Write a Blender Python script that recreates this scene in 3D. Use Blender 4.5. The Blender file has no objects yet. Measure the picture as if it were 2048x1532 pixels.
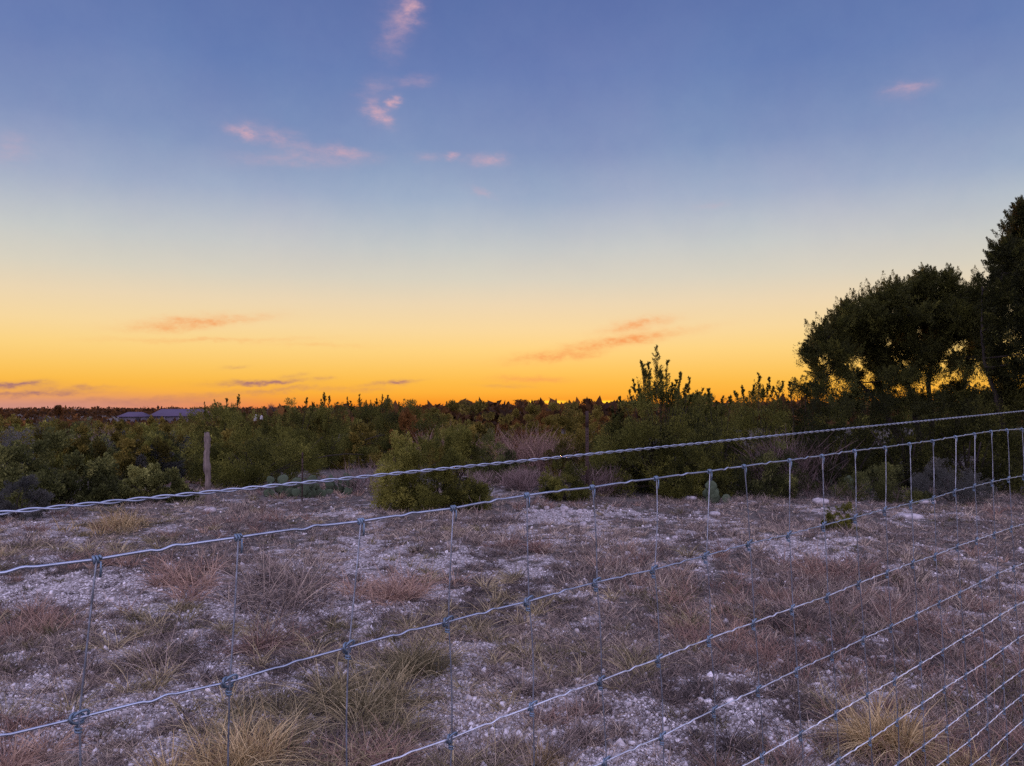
import bpy, math
import numpy as np
from mathutils import Vector

R = math.radians
scene = bpy.context.scene
COL = scene.collection
rng = np.random.default_rng(11)
UP = np.array([0., 0., 1.])

# ------------------------------------------------------------------ camera
F = 1600.0
CAMH = 1.65
PITCH = math.atan((815 - 766) / F)
cp, sp = math.cos(PITCH), math.sin(PITCH)
cam = bpy.data.cameras.new('camera')
cam.sensor_fit = 'HORIZONTAL'
cam.sensor_width = 36
cam.lens = 36 * F / 2048
cam.clip_start = 0.05
cam.clip_end = 9000
camo = bpy.data.objects.new('camera', cam)
COL.objects.link(camo)
camo.location = (0, 0, CAMH)
camo.rotation_euler = (R(90) + PITCH, 0, 0)
scene.camera = camo


def ray(px, py):
    u, v = (px - 1024) / F, (766 - py) / F
    return np.array([u, cp - sp * v, sp + cp * v])


def at(px, py, D):
    d = ray(px, py)
    return np.array([0, 0, CAMH]) + d * (D / d[1])


# ------------------------------------------------------------------ noise and terrain
def hash2(ix, iy, seed):
    n = (ix.astype(np.int64) * 374761393 + iy.astype(np.int64) * 668265263 + seed * 974634777) & 0x7fffffff
    n = ((n ^ (n >> 13)) * 1274126177) & 0x7fffffff
    return ((n ^ (n >> 16)) & 0xffff) / 65535.0


def vnoise(x, y, seed=0):
    ix, iy = np.floor(x), np.floor(y)
    fx, fy = x - ix, y - iy
    fx = fx * fx * (3 - 2 * fx)
    fy = fy * fy * (3 - 2 * fy)
    a, b = hash2(ix, iy, seed), hash2(ix + 1, iy, seed)
    c, d = hash2(ix, iy + 1, seed), hash2(ix + 1, iy + 1, seed)
    return (a * (1 - fx) + b * fx) * (1 - fy) + (c * (1 - fx) + d * fx) * fy


def fbm(x, y, seed=0, o=4):
    s, a, t = 0, 0.5, 0
    for k in range(o):
        s = s + a * vnoise(x * 2 ** k + 17.3 * k, y * 2 ** k - 9.1 * k, seed + k)
        t += a
        a *= 0.5
    return s / t


def sstep(a, b, x):
    t = np.clip((x - a) / (b - a), 0, 1)
    return t * t * (3 - 2 * t)


def H(x, y):
    x = np.asarray(x, float)
    y = np.asarray(y, float)
    b = x / np.maximum(np.abs(y), 8)
    slope = 0.0155 - 0.0125 * sstep(-0.35, 0.05, b) - 0.003 * sstep(0.05, 0.5, b)
    far = np.clip(y - 17, 0, 330)
    z = -slope * far * sstep(17, 60, y)
    near = sstep(60, 20, y) * sstep(-2, 2, y)
    z = z + near * (0.16 * (fbm(x * 0.33, y * 0.33, 3) - 0.5) + 0.07 * (fbm(x * 1.3, y * 1.3, 8) - 0.5))
    z = z + 0.15 * np.exp(-((x + 4.6) / 2.0) ** 2 - ((y - 8.0) / 0.9) ** 2)
    z = z + 0.10 * np.exp(-((x - 3.9) / 1.3) ** 2 - ((y - 9.8) / 0.7) ** 2)
    z = z + 0.10 * np.exp(-((x - 0.9) / 1.0) ** 2 - ((y - 12.4) / 0.8) ** 2)
    return z


def H1(x, y):
    return float(H(np.array([x]), np.array([y]))[0])


def ground_at(px, py):
    d = ray(px, py)
    t = 6.0
    o = np.array([0, 0, CAMH])
    for _ in range(60):
        p = o + d * t
        h = H1(p[0], p[1])
        t2 = (h - CAMH) / d[2]
        t += 0.6 * (t2 - t)
    p = o + d * t
    return np.array([p[0], p[1], H1(p[0], p[1])])


def gpos(px, D):
    x = (px - 1024) / F * D
    return np.array([x, D, H1(x, D)])


# bare gravel patches: pixel centre, half-width in metres, strength
PATCH = [(180, 1165, 1.5, .55, .6), (60, 1190, .9, .4, .5), (300, 1215, .9, .4, .4), (690, 1110, .8, 1.2, .45),
         (820, 1135, .7, .7, .3), (960, 1375, .55, .6, .6), (1000, 1290, .4, .5, .35), (1130, 1026, 1.0, .7, .7),
         (1410, 1035, .7, .6, .5), (1622, 1094, .55, .55, .6), (1830, 1030, .8, .6, .5), (1560, 1385, .7, .5, .4),
         (1250, 1410, .4, .4, .35), (230, 1420, .5, .35, .45), (80, 1400, .4, .3, .3), (500, 1330, .5, .3, .35),
         (700, 1235, .5, .6, .35), (120, 1500, .4, .3, .4), (340, 1500, .3, .25, .4), (1380, 1500, .5, .3, .4),
         (1050, 1440, .35, .3, .35), (1100, 1150, .9, 1.0, .2), (1900, 1330, .6, .4, .2), (1570, 1265, .5, .25, .4),
         (860, 1500, .2, .2, .25), (640, 1180, .4, .5, .3), (420, 1290, .5, .35, .3), (2010, 1440, .3, .3, .35)]
_pc = [(ground_at(a, b), c, d, e) for a, b, c, d, e in PATCH]


def gravel(x, y):
    n = fbm(x * 0.8, y * 0.55, 21, 5)
    m = fbm(x * 3.1, y * 2.2, 33, 4)
    k = fbm(x * 9, y * 7, 44, 3)
    g = 0.26 + 1.3 * (n - 0.5) + 1.3 * (m - 0.5) + 1.9 * (k - 0.5) - 0.025 * np.clip(x, -4, 5)
    for p, a, b, s in _pc:
        g = g + .85 * s * np.exp(-((x - p[0]) / a) ** 2 - ((y - p[1]) / b) ** 2)
    g = g - 0.55 * sstep(11, 17, y)
    return np.clip(g, 0, 1)


# ------------------------------------------------------------------ object helpers
def tag(o, label=None, cat=None, group=None, kind=None):
    if label:
        o['label'] = label
    if cat:
        o['category'] = cat
    if group:
        o['group'] = group
    if kind:
        o['kind'] = kind
    return o


def empty(name, loc, label=None, cat=None, group=None):
    o = bpy.data.objects.new(name, None)
    o.empty_display_size = 0.2
    o.location = tuple(float(c) for c in loc)
    COL.objects.link(o)
    return tag(o, label, cat, group)


class MB:
    """collects vertices and quads (a triangle repeats nothing: it is given as three indices)"""

    def __init__(self):
        self.v, self.f, self.t, self.n = [], [], [], 0

    def quads(self, V, Q, tone=0.5):
        V = np.asarray(V, float).reshape(-1, 3)
        Q = np.asarray(Q, int).reshape(-1, 4)
        self.v.append(V)
        self.f.append(Q + self.n)
        self.n += len(V)
        self.t.append(np.broadcast_to(np.asarray(tone, float), (len(Q),)))

    def build(self, name, mat, parent=None, smooth=False, origin=None):
        V = np.concatenate(self.v)
        Q = np.concatenate(self.f)
        T = np.concatenate(self.t)
        if origin is not None:
            V = V - np.asarray(origin)
        me = bpy.data.meshes.new(name)
        me.vertices.add(len(V))
        me.vertices.foreach_set('co', V.astype(np.float32).ravel())
        me.loops.add(Q.size)
        me.loops.foreach_set('vertex_index', Q.astype(np.int32).ravel())
        me.polygons.add(len(Q))
        me.polygons.foreach_set('loop_start', (np.arange(len(Q)) * 4).astype(np.int32))
        at_ = me.attributes.new('tone', 'FLOAT', 'FACE')
        at_.data.foreach_set('value', T.astype(np.float32))
        me.update(calc_edges=True)
        me.validate()
        if smooth:
            me.polygons.foreach_set('use_smooth', np.ones(len(me.polygons), bool))
        me.materials.append(mat)
        o = bpy.data.objects.new(name, me)
        COL.objects.link(o)
        if parent is not None:
            o.parent = parent
        elif origin is not None:
            o.location = tuple(float(c) for c in origin)
        return o


def norm(a):
    return a / np.maximum(np.linalg.norm(a, axis=-1, keepdims=True), 1e-9)


def tube(mb, P, r, k=6, tone=0.5, cap=True):
    P = np.asarray(P, float)
    n = len(P)
    r = np.broadcast_to(np.asarray(r, float), (n,))
    T = np.empty_like(P)
    T[1:-1] = P[2:] - P[:-2]
    T[0] = P[1] - P[0]
    T[-1] = P[-1] - P[-2]
    T = norm(T)
    ref = UP if abs(T[0][2]) < 0.8 else np.array([1., 0, 0])
    u = np.cross(T[0], ref)
    u /= np.linalg.norm(u)
    U = np.empty_like(P)
    for i in range(n):
        u = u - T[i] * np.dot(u, T[i])
        u /= max(np.linalg.norm(u), 1e-9)
        U[i] = u
    W = np.cross(T, U)
    a = np.arange(k) * 2 * math.pi / k
    V = P[:, None, :] + r[:, None, None] * (np.cos(a)[None, :, None] * U[:, None, :] + np.sin(a)[None, :, None] * W[:, None, :])
    i = np.arange(n - 1)[:, None] * k
    j = np.arange(k)[None, :]
    j2 = (j + 1) % k
    Q = np.stack([i + j, i + j2, i + k + j2, i + k + j], -1).reshape(-1, 4)
    V = V.reshape(-1, 3)
    if cap and k >= 4 and k % 2 == 0:
        caps = []
        for b in (0, (n - 1) * k):
            for m in range(0, k - 2, 2):
                q = [b, b + m + 1, b + m + 2, b + (m + 3) % k]
                caps.append(q if b else q[::-1])
        Q = np.concatenate([Q, np.array(caps)])
    mb.quads(V, Q, tone)


def blades(mb, P, D, L, Wd, bend, tone, lv=4):
    """tapered grass blades: root P, direction D, length L, width Wd, droop bend"""
    P = np.asarray(P, float)
    n = len(P)
    D = norm(np.asarray(D, float))
    L = np.broadcast_to(L, (n,))
    Wd = np.broadcast_to(Wd, (n,))
    bend = np.broadcast_to(bend, (n,))
    a = rng.uniform(0, 2 * math.pi, n)
    side = norm(np.cross(D, np.stack([np.cos(a), np.sin(a), 0.3 * np.ones(n)], -1)))
    hd = D.copy()
    hd[:, 2] = 0
    hd = norm(hd + 1e-6)
    V = np.empty((n, lv, 2, 3))
    for i in range(lv):
        t = i / (lv - 1)
        c = P + D * (L * t)[:, None] + (hd * 0.5 - UP * 0.45) * (bend * L * t * t)[:, None]
        w = (Wd * (1 - 0.85 * t))[:, None] * 0.5
        V[:, i, 0] = c - side * w
        V[:, i, 1] = c + side * w
    base = np.arange(n)[:, None] * lv * 2
    i = np.arange(lv - 1)[None, :] * 2
    b = base + i
    Q = np.stack([b, b + 1, b + 3, b + 2], -1).reshape(-1, 4)
    mb.quads(V.reshape(-1, 3), Q, np.repeat(np.broadcast_to(tone, (n,)), lv - 1))


def sprigs(mb, P, D, L, Wf, tone):
    """little kite-shaped leaf sprays"""
    n = len(P)
    if not n:
        return
    D = norm(D)
    r_ = rng.normal(size=(n, 3))
    S = norm(np.cross(D, r_))
    N = np.cross(S, D)
    L = np.broadcast_to(L, (n,))[:, None]
    w = L * Wf
    k = rng.uniform(.25, .5, (n, 1))
    V = np.stack([P, P + D * L * k + S * w * 0.5 + N * L * .06, P + D * L, P + D * L * (k + .1) - S * w * 0.5 + N * L * .06], 1)
    Q = np.arange(n * 4).reshape(-1, 4)
    mb.quads(V.reshape(-1, 3), Q, tone)


def plume(mb, A, B, rad, n, size, tone, wf=.42, sharp=.8):
    A, B = np.asarray(A, float), np.asarray(B, float)
    ax = B - A
    Ln = np.linalg.norm(ax)
    axn = ax / max(Ln, 1e-6)
    t = rng.uniform(0, 1, n) ** .85
    prof = np.minimum(1, (t + .12) ** .5 * (1 - t) ** sharp * 1.75)
    rd = rng.normal(size=(n, 3))
    rd = norm(rd - axn * (rd @ axn)[:, None])
    rr = rad * prof * rng.uniform(0, 1, n) ** .55
    P = A + ax * t[:, None] + rd * rr[:, None]
    D = axn * .9 + rd * rng.uniform(.2, .9, (n, 1)) + UP * .25 + rng.normal(size=(n, 3)) * .25
    L = size * rng.uniform(.6, 1.35, n)
    tn = np.clip(tone + rng.normal(size=n) * .13, 0, 1)
    sprigs(mb, P, D, L, wf, tn)


# ------------------------------------------------------------------ materials
def srgb(r, g, b):
    def c(v):
        v /= 255
        return v / 12.92 if v <= .04045 else ((v + .055) / 1.055) ** 2.4
    return (c(r), c(g), c(b), 1)


class NT:
    def __init__(self, tree):
        self.t = tree
        tree.nodes.clear()

    def n(self, typ, **kw):
        nd = self.t.nodes.new(typ)
        for k, v in kw.items():
            setattr(nd, k, v)
        return nd

    def l(self, a, b):
        self.t.links.new(a, b)

    def inp(self, sock, v):
        if isinstance(v, bpy.types.NodeSocket):
            self.l(v, sock)
        elif v is not None:
            sock.default_value = v

    def m(self, op, a, b=None, c=None, clamp=False):
        nd = self.n('ShaderNodeMath', operation=op)
        nd.use_clamp = clamp
        for i, v in enumerate((a, b, c)):
            self.inp(nd.inputs[i], v)
        return nd.outputs[0]

    def mix(self, f, a, b, mode='MIX'):
        nd = self.n('ShaderNodeMix', data_type='RGBA', blend_type=mode)
        self.inp(nd.inputs[0], f)
        self.inp(nd.inputs[6], a)
        self.inp(nd.inputs[7], b)
        return nd.outputs[2]

    def ramp(self, f, stops, interp='LINEAR'):
        nd = self.n('ShaderNodeValToRGB')
        cr = nd.color_ramp
        cr.interpolation = interp
        while len(cr.elements) < len(stops):
            cr.elements.new(1)
        for e, (p, c) in zip(cr.elements, stops):
            e.position = p
            e.color = c if len(c) == 4 else (*c, 1)
        self.inp(nd.inputs[0], f)
        return nd.outputs[0]

    def noise(self, vec, scale, detail=4, rough=.55, out=0):
        nd = self.n('ShaderNodeTexNoise')
        self.inp(nd.inputs['Vector'], vec)
        nd.inputs['Scale'].default_value = scale
        nd.inputs['Detail'].default_value = detail
        nd.inputs['Roughness'].default_value = rough
        return nd.outputs[out]


def new_mat(name):
    m = bpy.data.materials.new(name)
    m.use_nodes = True
    return m, NT(m.node_tree)


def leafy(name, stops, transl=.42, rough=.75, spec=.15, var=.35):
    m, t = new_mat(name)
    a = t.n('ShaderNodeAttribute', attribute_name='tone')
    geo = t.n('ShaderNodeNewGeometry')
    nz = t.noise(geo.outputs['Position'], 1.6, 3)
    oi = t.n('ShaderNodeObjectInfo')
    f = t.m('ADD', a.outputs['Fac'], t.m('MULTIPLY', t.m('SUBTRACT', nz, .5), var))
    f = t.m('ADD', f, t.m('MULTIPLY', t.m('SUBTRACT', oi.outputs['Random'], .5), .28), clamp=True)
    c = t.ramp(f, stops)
    p = t.n('ShaderNodeBsdfPrincipled')
    t.l(c, p.inputs['Base Color'])
    p.inputs['Roughness'].default_value = rough
    p.inputs['Specular IOR Level'].default_value = spec
    tr = t.n('ShaderNodeBsdfTranslucent')
    t.l(c, tr.inputs['Color'])
    mx = t.n('ShaderNodeMixShader')
    mx.inputs[0].default_value = transl
    t.l(p.outputs[0], mx.inputs[1])
    t.l(tr.outputs[0], mx.inputs[2])
    o = t.n('ShaderNodeOutputMaterial')
    t.l(mx.outputs[0], o.inputs[0])
    return m


M = {}
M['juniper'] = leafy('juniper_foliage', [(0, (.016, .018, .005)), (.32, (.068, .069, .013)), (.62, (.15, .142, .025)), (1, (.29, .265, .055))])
M['olive'] = leafy('olive_shrub_foliage', [(0, (.03, .033, .010)), (.4, (.09, .095, .026)), (1, (.30, .285, .08))])
M['grey_leaf'] = leafy('grey_shrub_foliage', [(0, (.04, .042, .034)), (.5, (.09, .088, .07)), (1, (.16, .15, .12))])
M['twig'] = leafy('bare_twig', [(0, (.045, .032, .027)), (.5, (.12, .08, .068)), (1, (.26, .185, .155))], .05)
M['scrub'] = leafy('scrub_foliage', [(0, (.024, .020, .005)), (.4, (.085, .07, .012)), (1, (.27, .20, .038))])
M['far'] = leafy('glow_tinted_scrub_foliage', [(0, (.026, .012, .004)), (.5, (.092, .041, .010)), (1, (.20, .09, .022))])  # red sunset glow is put into this foliage colour
M['dry'] = leafy('dry_grass', [(0, (.04, .033, .03)), (.35, (.12, .095, .08)), (.65, (.27, .205, .16)), (1, (.56, .45, .31))], .25, .8, .1, .3)
M['red'] = leafy('reddish_grass', [(0, (.07, .045, .036)), (.5, (.22, .135, .10)), (1, (.48, .33, .22))], .25, .8, .1, .3)
M['tan'] = leafy('tan_grass', [(0, (.12, .085, .04)), (.5, (.38, .27, .12)), (1, (.72, .56, .28))], .25, .8, .1, .3)
M['green'] = leafy('green_grass', [(0, (.045, .042, .022)), (.5, (.15, .125, .06)), (1, (.46, .37, .20))], .25, .8, .1, .3)


def bark(name, c1, c2, sc=(20, 20, 3)):
    m, t = new_mat(name)
    tc = t.n('ShaderNodeTexCoord')
    mp = t.n('ShaderNodeMapping')
    mp.inputs['Scale'].default_value = sc
    t.l(tc.outputs['Object'], mp.inputs[0])
    n1 = t.noise(mp.outputs[0], 1.6, 6, .65)
    n2 = t.noise(tc.outputs['Object'], 5, 3)
    f = t.m('ADD', t.m('MULTIPLY', n1, .7), t.m('MULTIPLY', n2, .3))
    c = t.ramp(f, [(.32, c1), (.66, c2)])
    p = t.n('ShaderNodeBsdfPrincipled')
    t.l(c, p.inputs['Base Color'])
    p.inputs['Roughness'].default_value = .9
    p.inputs['Specular IOR Level'].default_value = .2
    b = t.n('ShaderNodeBump')
    b.inputs['Strength'].default_value = .6
    b.inputs['Distance'].default_value = .01
    t.l(n1, b.inputs['Height'])
    t.l(b.outputs[0], p.inputs['Normal'])
    o = t.n('ShaderNodeOutputMaterial')
    t.l(p.outputs[0], o.inputs[0])
    return m


M['bark'] = bark('juniper_bark', (.012, .009, .007), (.035, .026, .020))
M['post'] = bark('weathered_wood', (.04, .031, .025), (.185, .143, .115), (26, 26, 2.5))
M['rust'] = bark('rusty_steel', (.015, .011, .009), (.05, .028, .02), (30, 30, 20))
M['paint_tip'] = bark('faded_red_paint', (.016, .011, .009), (.045, .024, .018), (30, 30, 20))
M['cactus'] = bark('prickly_pear_skin', (.022, .034, .018), (.075, .095, .05), (9, 9, 9))
M['rock'] = bark('limestone', (.12, .105, .10), (.42, .38, .36), (9, 9, 9))
M['tanrock'] = bark('tan_stone', (.26, .19, .10), (.5, .38, .22), (7, 7, 7))
M['house_wall'] = bark('house_wall', (.07, .06, .065), (.13, .11, .115), (.3, .3, .3))
M['roof'] = bark('metal_roof', (.045, .034, .055), (.08, .06, .09), (.25, 2, .25))
M['window'] = bark('dark_opening', (.012, .011, .012), (.03, .028, .03), (1, 1, 1))
M['pale'] = bark('pale_limestone_far', (.20, .19, .18), (.38, .36, .34), (1, 1, 1))


def galv(name, col, rough=.42, metal=.75):
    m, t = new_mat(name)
    geo = t.n('ShaderNodeNewGeometry')
    n1 = t.noise(geo.outputs['Position'], 60, 4, .6)
    n2 = t.noise(geo.outputs['Position'], 9, 3)
    f = t.m('ADD', t.m('MULTIPLY', n1, .5), t.m('MULTIPLY', n2, .5))
    d = tuple(c * .55 for c in col)
    c = t.ramp(f, [(.35, d), (.62, col)])
    p = t.n('ShaderNodeBsdfPrincipled')
    t.l(c, p.inputs['Base Color'])
    p.inputs['Metallic'].default_value = metal
    rr = t.n('ShaderNodeMapRange')
    rr.inputs['From Min'].default_value = .3
    rr.inputs['From Max'].default_value = .7
    rr.inputs['To Min'].default_value = rough - .12
    rr.inputs['To Max'].default_value = rough + .15
    t.l(n1, rr.inputs['Value'])
    t.l(rr.outputs[0], p.inputs['Roughness'])
    o = t.n('ShaderNodeOutputMaterial')
    t.l(p.outputs[0], o.inputs[0])
    return m


M['wire'] = galv('base_galvanised_wire', (.36, .40, .45), .30, .85)
M['skylit_wire'] = galv('skylit_galvanised_wire', (.86, .86, .84), .36, .7)  # same wire made paler, sky reflection put into its colour
M['half_skylit_wire'] = galv('half_skylit_galvanised_wire', (.58, .60, .62), .36, .75)  # halfway step of the painted sky reflection
M['knot'] = galv('weathered_knot_wire', (.16, .22, .27), .55)


# ground
def ground_mat():
    m, t = new_mat('stony_ground')
    a = t.n('ShaderNodeAttribute', attribute_name='gravel')
    geo = t.n('ShaderNodeNewGeometry')
    pos = geo.outputs['Position']
    vor = t.n('ShaderNodeTexVoronoi', feature='F1')
    vor.inputs['Scale'].default_value = 42
    wob = t.noise(pos, 30, 2, .5, 1)
    va = t.n('ShaderNodeVectorMath', operation='MULTIPLY_ADD')
    t.l(wob, va.inputs[0])
    va.inputs[1].default_value = (.02, .02, .02)
    t.l(pos, va.inputs[2])
    t.l(va.outputs[0], vor.inputs['Vector'])
    sep = t.n('ShaderNodeSeparateColor')
    t.l(vor.outputs['Color'], sep.inputs[0])
    stone = t.ramp(sep.outputs[0], [(0, (.20, .17, .15)), (.4, (.37, .33, .30)), (.75, (.55, .50, .46)), (1, (.74, .69, .64))])
    edge = t.m('MULTIPLY', t.m('SUBTRACT', vor.outputs['Distance'], .35), 2.2, clamp=True)
    stone = t.mix(edge, stone, (.14, .115, .095, 1))
    fine = t.noise(pos, 160, 3, .7)
    stone = t.mix(.5, stone, t.ramp(fine, [(.3, (.45, .45, .45)), (.7, (1.15, 1.12, 1.1))]), 'MULTIPLY')
    n1 = t.noise(pos, 14, 6, .7)
    n3 = t.noise(pos, 1.1, 5, .6)
    soil = t.ramp(n1, [(.3, (.03, .023, .020)), (.5, (.07, .053, .044)), (.7, (.18, .145, .12))])
    soil = t.mix(t.m('MULTIPLY', n3, .5), soil, (.085, .09, .065, 1))
    n2 = t.noise(pos, 7, 5, .7)
    g = t.m('ADD', a.outputs['Fac'], t.m('MULTIPLY', t.m('SUBTRACT', n2, .5), .9))
    g = t.ramp(g, [(.3, (0, 0, 0)), (.62, (1, 1, 1))])
    n4 = t.noise(pos, 22, 4, .7)
    g = t.m('MULTIPLY', g, t.ramp(n4, [(.38, (.35, .35, .35)), (.5, (1, 1, 1))]))
    c = t.mix(g, soil, stone)
    p = t.n('ShaderNodeBsdfPrincipled')
    t.l(c, p.inputs['Base Color'])
    p.inputs['Roughness'].default_value = .95
    p.inputs['Specular IOR Level'].default_value = .1
    b = t.n('ShaderNodeBump')
    b.inputs['Strength'].default_value = .9
    b.inputs['Distance'].default_value = .02
    hh = t.m('ADD', t.m('MULTIPLY', t.m('SUBTRACT', .5, vor.outputs['Distance']), g), n1)
    t.l(hh, b.inputs['Height'])
    t.l(b.outputs[0], p.inputs['Normal'])
    o = t.n('ShaderNodeOutputMaterial')
    t.l(p.outputs[0], o.inputs[0])
    return m


def axis(lo, hi, step, far, grow=1.16):
    mid = np.arange(lo, hi + 1e-6, step)
    out, d, x = [], step, hi
    while x < far:
        d *= grow
        x += d
        out.append(x)
    left, d, x = [], step, lo
    while x > -far:
        d *= grow
        x -= d
        left.append(x)
    return np.concatenate([np.array(left[::-1]), mid, np.array(out)])


gx, gy = axis(-7, 8, .05, 3500), axis(2.8, 17.5, .05, 3500)
X, Y = np.meshgrid(gx, gy)
Z = H(X, Y)
nx, ny = len(gx), len(gy)
GR = gravel(X, Y)
Z = Z + .012 * (fbm(X * 9, Y * 9, 71, 3) - .5) * (np.abs(X) < 9) * (Y < 20)
mb = MB()
i = np.arange(ny - 1)[:, None] * nx
j = np.arange(nx - 1)[None, :]
b = i + j
mb.quads(np.stack([X, Y, Z], -1).reshape(-1, 3), np.stack([b, b + 1, b + nx + 1, b + nx], -1).reshape(-1, 4))
ground = mb.build('ground', ground_mat(), smooth=True)
ga = ground.data.attributes.new('gravel', 'FLOAT', 'POINT')
ga.data.foreach_set('value', GR.astype(np.float32).ravel())
tag(ground, 'stony ranch ground with pale gravel and bare soil running out to the horizon', 'ground', kind='structure')

# loose gravel
CUBE = np.array([[x, y, z] for z in (-1, 1) for y in (-1, 1) for x in (-1, 1)], float)
CQ = np.array([[0, 2, 3, 1], [4, 5, 7, 6], [0, 1, 5, 4], [2, 6, 7, 3], [0, 4, 6, 2], [1, 3, 7, 5]])


def rand_rot(n):
    q = norm(rng.normal(size=(n, 4)))
    w, x, y, z = q.T
    return np.stack([np.stack([1 - 2 * (y * y + z * z), 2 * (x * y - z * w), 2 * (x * z + y * w)], -1),
                     np.stack([2 * (x * y + z * w), 1 - 2 * (x * x + z * z), 2 * (y * z - x * w)], -1),
                     np.stack([2 * (x * z - y * w), 2 * (y * z + x * w), 1 - 2 * (x * x + y * y)], -1)], 1)


def field(n, ymin, ymax, dens, power=1.0, xpad=.7):
    """points in the view wedge, evenly spread over the picture rather than the ground"""
    u = rng.uniform(0, 1, n)
    y = 1 / (1 / ymin + (1 / ymax - 1 / ymin) * u ** power)
    x = rng.uniform(-.5 * 1.36, .5 * 1.36, n) * y * (1 + .05) + rng.normal(size=n) * xpad * .3
    k = rng.uniform(0, 1, n) < dens(x, y)
    return x[k], y[k]


def stone_density(x, y):
    g = gravel(x, y)
    return sstep(.2, .6, g) * .85 + .13


sx, sy = field(190000, 3.2, 14, stone_density)
n = len(sx)
size = .0025 * np.exp(rng.normal(size=n) * .6) * (1 + sy * .05)
size = np.clip(size, .002, .022)
V = CUBE[None] * rng.uniform(.55, 1.1, (n, 8, 1)) * np.array([1.25, 1., .6])
V = np.einsum('nij,nkj->nki', rand_rot(n), V) * size[:, None, None]
V += np.stack([sx, sy, H(sx, sy) + size * .3], -1)[:, None, :]
mb = MB()
Q = (np.arange(n)[:, None, None] * 8 + CQ[None]).reshape(-1, 4)
mb.quads(V.reshape(-1, 3), Q, np.repeat(np.clip(rng.normal(.55, .25, n), 0, 1), 6))
M['chips'] = leafy('limestone_chips', [(0, (.15, .13, .115)), (.5, (.36, .325, .30)), (1, (.68, .63, .585))], 0, .9, .15, .2)
tag(mb.build('gravel', M['chips']), 'loose pale limestone gravel lying on the bare ground', 'gravel', kind='stuff')


# ------------------------------------------------------------------ grass
def lean_dirs(n, spread):
    d = rng.normal(size=(n, 3)) * spread
    d[:, 2] = 1
    return d


def tufts(mb, x, y, nb, L, W, spread, tone, bend=.5, tv=.14):
    n = len(x)
    idx = np.repeat(np.arange(n), nb)
    k = len(idx)
    Lb = np.broadcast_to(L, (n,))[idx] * rng.uniform(.45, 1.25, k)
    rad = np.broadcast_to(L, (n,))[idx] * .3 * rng.uniform(0, 1, k) ** .6
    a = rng.uniform(0, 2 * math.pi, k)
    px, py = x[idx] + rad * np.cos(a), y[idx] + rad * np.sin(a)
    P = np.stack([px, py, H(px, py) - .01], -1)
    D = lean_dirs(k, spread) + np.stack([np.cos(a), np.sin(a), 0 * a], -1) * .5
    D[:, 2] = np.abs(D[:, 2])
    Wb = np.broadcast_to(W, (n,))[idx]
    tn = np.clip(np.broadcast_to(tone, (n,))[idx] + rng.normal(size=k) * tv, 0, 1)
    blades(mb, P, D, Lb, Wb, rng.uniform(.2, 1., k) * bend, tn)


def veg(x, y):
    return 1 - sstep(.28, .62, gravel(x, y))


def width(y):
    return .0022 + .00062 * y


rng = np.random.default_rng(101)
# low matted grass, everywhere but on the gravel
mb = MB()
x, y = field(42000, 3.2, 17.5, lambda x, y: veg(x, y) * .85 + .15)
tufts(mb, x, y, 12, .045 + .06 * rng.uniform(0, 1, len(x)) ** 2 + .002 * y, width(y), .7, np.clip(.43 + .7 * (fbm(x * .9, y * .9, 5) - .5) + rng.normal(size=len(x)) * .12, 0, 1), .7, .2)
x, y = field(9000, 3.2, 17.5, lambda x, y: veg(x, y) * sstep(.5, .75, fbm(x * .7 + 9, y * .5, 55)) * 1.5)
tufts(mb, x, y, 22, .09 + .1 * rng.uniform(0, 1, len(x)), width(y), .45, np.clip(rng.normal(.5, .14, len(x)), 0, 1), .5, .2)
tag(mb.build('grass', M['dry']), 'short grey brown grass matted over the stony ground', 'grass', kind='stuff')
x, y = field(2600, 3.4, 17, lambda x, y: veg(x, y) * sstep(.4, .6, fbm(x * .5 + 2, y * .4, 91)))
tufts(mb, x, y, 55, .13 + .14 * rng.uniform(0, 1, len(x)), width(y) * 1.1, .38, np.clip(rng.normal(.55, .18, len(x)), 0, 1), 1.3, .26)
x, y = field(420, 3.3, 15, lambda x, y: .3 + .7 * veg(x, y))
blades(mb, np.stack([x, y, H(x, y)], -1), lean_dirs(len(x), .25), rng.uniform(.18, .5, len(x)), width(y) * .8, rng.uniform(0, .5, len(x)), rng.uniform(.6, 1, len(x)), 5)
# reddish bunch grass and grey-green forbs
mb = MB()
x, y = field(4200, 3.6, 24, lambda x, y: veg(x, y) * sstep(.46, .66, fbm(x * .55 + 3, y * .45, 66)) * (.9 - .5 * sstep(0, 3, x)))
tufts(mb, x, y, 26, .10 + .13 * rng.uniform(0, 1, len(x)) ** 1.5, width(y), .4, np.clip(rng.normal(.42, .14, len(x)), 0, 1), .5)
tag(mb.build('reddish_grass', M['red']), 'reddish brown bunch grass scattered through the short grass', 'grass', kind='stuff')
mb = MB()
x, y = field(2600, 3.4, 20, lambda x, y: (veg(x, y) * .7 + .08) * sstep(.45, .7, fbm(x * .8 - 5, y * .6, 77)))
tufts(mb, x, y, 20, .05 + .08 * rng.uniform(0, 1, len(x)), width(y) * 1.2, .6, np.clip(rng.normal(.35, .15, len(x)), 0, 1), .4)
x, y = field(1100, 3.4, 18, lambda x, y: (.25 + .75 * veg(x, y)) * sstep(2.5, -.5, x) * sstep(.4, .62, fbm(x * .9 - 15, y * .8, 97)))
tufts(mb, x, y, 46, .10 + .14 * rng.uniform(0, 1, len(x)), width(y), .42, np.clip(rng.normal(.62, .2, len(x)), 0, 1), 1.1, .24)
tag(mb.build('weeds', M['green']), 'low grey green weeds dotted among the dry grass', 'weeds', kind='stuff')

rng = np.random.default_rng(102)
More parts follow.
